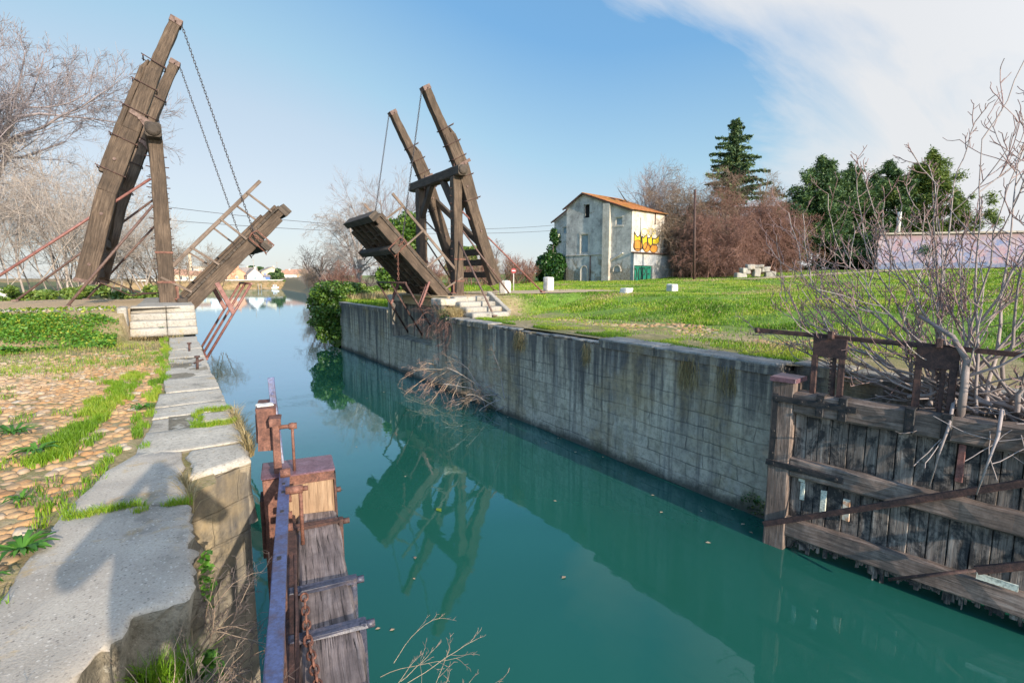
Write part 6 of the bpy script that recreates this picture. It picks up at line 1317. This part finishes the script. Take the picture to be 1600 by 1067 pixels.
for c, n, r, lab in (((-.83, 3.95, .0), 40, .17, 'leafy green weed beside the nearest slab, at the left edge'), ((-.93, 3.62, .0), 26, .12, 'small leafy weed at the left edge of the nearest slab'), ((-.24, 2.45, -.36), 30, .11, 'leafy weed growing under the broken slab edge'), ((-.40, 7.6, .0), 34, .16, 'leafy weed at the cobble edge beside the middle coping slabs'), ((-1.12, 6.2, 0), 40, .2, 'broad leafed weed at the near end of the grass strip'), ((-1.45, 7.1, 0), 36, .22, 'leafy weed left of the grass strip'), ((-1.0, 4.9, 0), 22, .12, 'small weed among the cobbles left of the slab joint'), ((-.3, 17.35, .2), 16, .1, 'small weed growing on the left stone steps')):
    rosette(c, n, r, lab=lab)
pts = np.concatenate([blob_pts(R, 260, (.05, 3.0, -.6), (.06, .18, .2), .1), blob_pts(R, 90, (.08, 4.2, -.6), (.05, .15, .25), .1)]); weeds('ivy', pts, .032, WEED, 'small leafed ivy in the shaded quay recess at the bottom', 'ivy', stuff=True)
pts = np.concatenate([blob_pts(R, 300, (9.2, 18.9, .1), (.15, .6, .25), .1), blob_pts(R, 200, (9.2, 15.3, -2.75), (.15, .3, .25), .1), blob_pts(R, 200, (9.28, 5.35, -2.8), (.08, .3, .22), .1)]); weeds('moss', pts, .035, IVY, 'mossy growth on the right wall above the water', 'moss')
n = 70; Y = R.uniform(4.5, 30, n); X = np.where(R.random(n) < .5, 9.2 - R.exponential(.35, n), R.uniform(1.5, 9, n)); g = Geo(); g.addq(*leafquads(R, np.stack([X, Y, np.full(n, WZ + .008)], 1), .05, 40., 1.5)); o = g.build('floating_debris', BK_PALE); o['kind'] = 'stuff'; tag(o, 'scattered bits of leaf and straw drifting on the canal', 'debris')
# fallen leaf and flotsam on the water
for i, (x, y, l, lab) in enumerate(((4.2, 9.0, .1, 'yellow leaf floating mid canal'), (3.1, 7.6, .07, 'small brown leaf floating near the left gate'), (2.6, 11.5, .16, 'thin floating stick near the left gate'))):
    g = Geo(); g.addq(*leafquads(np.random.default_rng(i), np.array([[x, y, WZ + .012]]), l, 40., 1.6 if i < 2 else 6)); tag(g.build('floating_leaf', [WEEDY, BK_BROWN, BK_DARK][i]), lab, 'leaf')
# ================================================================== the photographer (just behind the camera; only the shadow falls into view)
def person():
    me = bpy.data.meshes.new('body'); 
    V = []; Ed = []; Rr = []
    def add(p, r, par=None):
        V.append(p); Rr.append(r); i = len(V) - 1
        if par is not None: Ed.append((par, i))
        return i
    ox, oy = -.06, -.34
    q = lambda x, y, z: (ox + x, oy + y, z)
    pel = add(q(0, 0, .96), (.30, .2)); wa = add(q(0, .01, 1.12), (.25, .17), pel); ch = add(q(0, .0, 1.3), (.22, .15), wa); ne = add(q(0, .02, 1.46), (.07, .07), ch); h0 = add(q(0, .05, 1.55), (.075, .085), ne); h1 = add(q(0, .06, 1.66), (.08, .095), h0); add(q(0, .05, 1.74), (.055, .065), h1)
    for s in (-1, 1):
        sh = add(q(.2 * s, 0, 1.36), (.1, .1), ch); el = add(q(.44 * s, .10, 1.13), (.08, .08), sh); wr = add(q(.13 * s, .27, 1.5), (.04, .04), el); pa = add(q(.09 * s, .27, 1.56), (.038, .03), wr)
        for k in range(4): f1 = add(q((.075 - .012 * k) * s, .285 + .006 * k, 1.60 - .02 * k), (.01, .01), pa); add(q((.045 - .006 * k) * s, .29 + .004 * k, 1.615 - .02 * k), (.008, .008), f1)
        th = add(q(.075 * s, .25, 1.54), (.012, .012), pa); add(q(.045 * s, .25, 1.545), (.009, .009), th)
        hp = add(q(.1 * s, 0, .88), (.1, .1), pel); kn = add(q(.13 * s, .02, .5), (.066, .066), hp); an = add(q(.14 * s, -.01, .09), (.048, .048), kn); add(q(.16 * s, .15, .035), (.042, .032), an)
    me.from_pydata(V, Ed, []); o = link('person', me); m_ = o.modifiers.new('skin', 'SKIN')
    me.skin_vertices.new() if not me.skin_vertices else None
    for i, r in enumerate(Rr): me.skin_vertices[0].data[i].radius = r; me.skin_vertices[0].data[i].use_root = i == 0
    o.modifiers.new('sub', 'SUBSURF').levels = 2; o.modifiers['sub'].render_levels = 2
    t = NT('dark_jacket'); t.set(Base_Color=(.05, .06, .09), Roughness=.8); me.materials.append(t.m)
    tag(o, 'person in dark clothes standing on the left quay with both elbows raised', 'person')
person()
# ================================================================== camera, light, sky
cam = bpy.data.objects.new('camera', bpy.data.cameras.new('camera')); COL.objects.link(cam); sc.camera = cam
cam.location = (0, 0, 1.6); cam.data.sensor_width = 36; cam.data.lens = 18.0; cam.data.clip_end = 5000; cam.data.clip_start = .03
cam.rotation_euler = (RAD(90 - 7.0898), 0, RAD(-33.5697))
EXPO = .6
SUN_EL, HEAD = 17.2, -1.4          # light travels towards heading -4 deg (just west of +Y)
sd_ = bpy.data.objects.new('sun', bpy.data.lights.new('sun', 'SUN')); COL.objects.link(sd_)
sd_.data.energy = 5.0; sd_.data.angle = RAD(.55); sd_.data.color = (1., .86, .68)
h = RAD(HEAD); e = RAD(SUN_EL)
ld = Vector((math.sin(h) * math.cos(e), math.cos(h) * math.cos(e), -math.sin(e))); sd_.rotation_euler = ld.to_track_quat('-Z', 'Y').to_euler()
w = bpy.data.worlds.new('World'); sc.world = w; w.use_nodes = True; nt = w.node_tree; nt.nodes.clear()
class WT(NT):
    def __init__(s): s.t = nt
t = WT()
sky = t.n('ShaderNodeTexSky', sky_type='NISHITA'); sky.sun_disc = False; sky.sun_elevation = e
sx, sy = -ld.x, -ld.y; sky.sun_rotation = math.atan2(sx, sy); sky.air_density = 1.0; sky.dust_density = .6; sky.ozone_density = 1.6; sky.altitude = 0
tc = t.n('ShaderNodeTexCoord').outputs['Generated']; S = t.sep(tc)
# thin high cloud: dense towards the east, streaked overhead
zz = t.math('MAXIMUM', S[2], .05); px = t.math('DIVIDE', S[0], t.math('ADD', zz, .16)); py = t.math('DIVIDE', S[1], t.math('ADD', zz, .16))
cb = t.n('ShaderNodeCombineXYZ'); t.put(cb.inputs[0], px); t.put(cb.inputs[1], py)
mp = t.n('ShaderNodeMapping'); t.put(mp.inputs['Vector'], cb.outputs[0]); mp.inputs['Scale'].default_value = (.55, 1.5, 1); mp.inputs['Rotation'].default_value = (0, 0, RAD(-28)); mp.inputs['Location'].default_value = (3.1, 1.7, 0)
n1 = t.noise(mp.outputs[0], 1.1, 9, .62, .7); n2 = t.noise(mp.outputs[0], .5, 4, .5)
# eastness: direction (x, y) turned so that 1 is the right edge of the view
east = t.math('SUBTRACT', t.math('MULTIPLY', S[0], .98), t.math('MULTIPLY', S[1], .22))
ang = t.math('MULTIPLY', t.math('ARCTAN2', S[0], S[1]), 57.2958)
ev = t.math('ADD', t.math('ADD', t.mapr(ang, 50., 70., -.22, .30, False), t.math('MULTIPLY', t.mapr(S[2], .35, .45, 0., .27), t.mapr(ang, 34., 46.))), t.math('MULTIPLY', t.mapr(S[2], .26, .12, 0., .12), t.mapr(ang, 46., 54.)))
cl = t.math('ADD', t.math('ADD', t.math('MULTIPLY', n1, .62), t.math('MULTIPLY', n2, .38)), ev)
mask = t.ramp(cl, (.50, 0.), (.62, .5), (.78, .93))
k = 10 / 2 ** EXPO
az = t.math('SUBTRACT', t.math('MULTIPLY', S[0], .75), t.math('MULTIPLY', S[1], .66))     # about -.7 north-west ... 0 north-east
el = t.math('ADD', S[2], t.mapr(az, -.62, .05, -.16, .02))
cs = lambda *c: tuple(x * k for x in c)
x = t.n('ShaderNodeValToRGB'); t.put(x.inputs[0], el); E_ = x.color_ramp.elements
for _ in range(3): E_.new(.5)
for e__, (p_, c_) in zip(E_, ((0., (.72, .78, .86)), (.12, (.62, .745, .86)), (.22, (.44, .70, .88)), (.40, (.205, .49, .85)), (1., (.11, .30, .66)))): e__.position = p_; e__.color = (*c_, 1)
sc_ = t.n('ShaderNodeVectorMath', operation='SCALE'); t.put(sc_.inputs[0], x.outputs[0]); sc_.inputs['Scale'].default_value = k
bg = t.mix(.75, sky.outputs[0], sc_.outputs[0])
bg = t.mix(mask, bg, cs(.84, .845, .86))
# added brightening of the sky round the low sun, lifts fill on shaded faces
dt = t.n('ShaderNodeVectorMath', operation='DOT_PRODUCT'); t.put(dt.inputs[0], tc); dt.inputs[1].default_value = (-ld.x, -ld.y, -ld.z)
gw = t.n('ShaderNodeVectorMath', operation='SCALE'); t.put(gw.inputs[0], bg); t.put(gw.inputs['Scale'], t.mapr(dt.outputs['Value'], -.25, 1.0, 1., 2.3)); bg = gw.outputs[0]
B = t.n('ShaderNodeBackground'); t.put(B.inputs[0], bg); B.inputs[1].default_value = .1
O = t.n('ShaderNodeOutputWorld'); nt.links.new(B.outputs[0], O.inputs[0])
sc.view_settings.view_transform = 'Standard'; sc.view_settings.look = 'None'; sc.view_settings.exposure = EXPO; sc.view_settings.gamma = 1
sc.cycles.max_bounces = 6; sc.cycles.diffuse_bounces = 3; sc.cycles.glossy_bounces = 3; sc.cycles.transparent_max_bounces = 6
sc.render.film_transparent = False
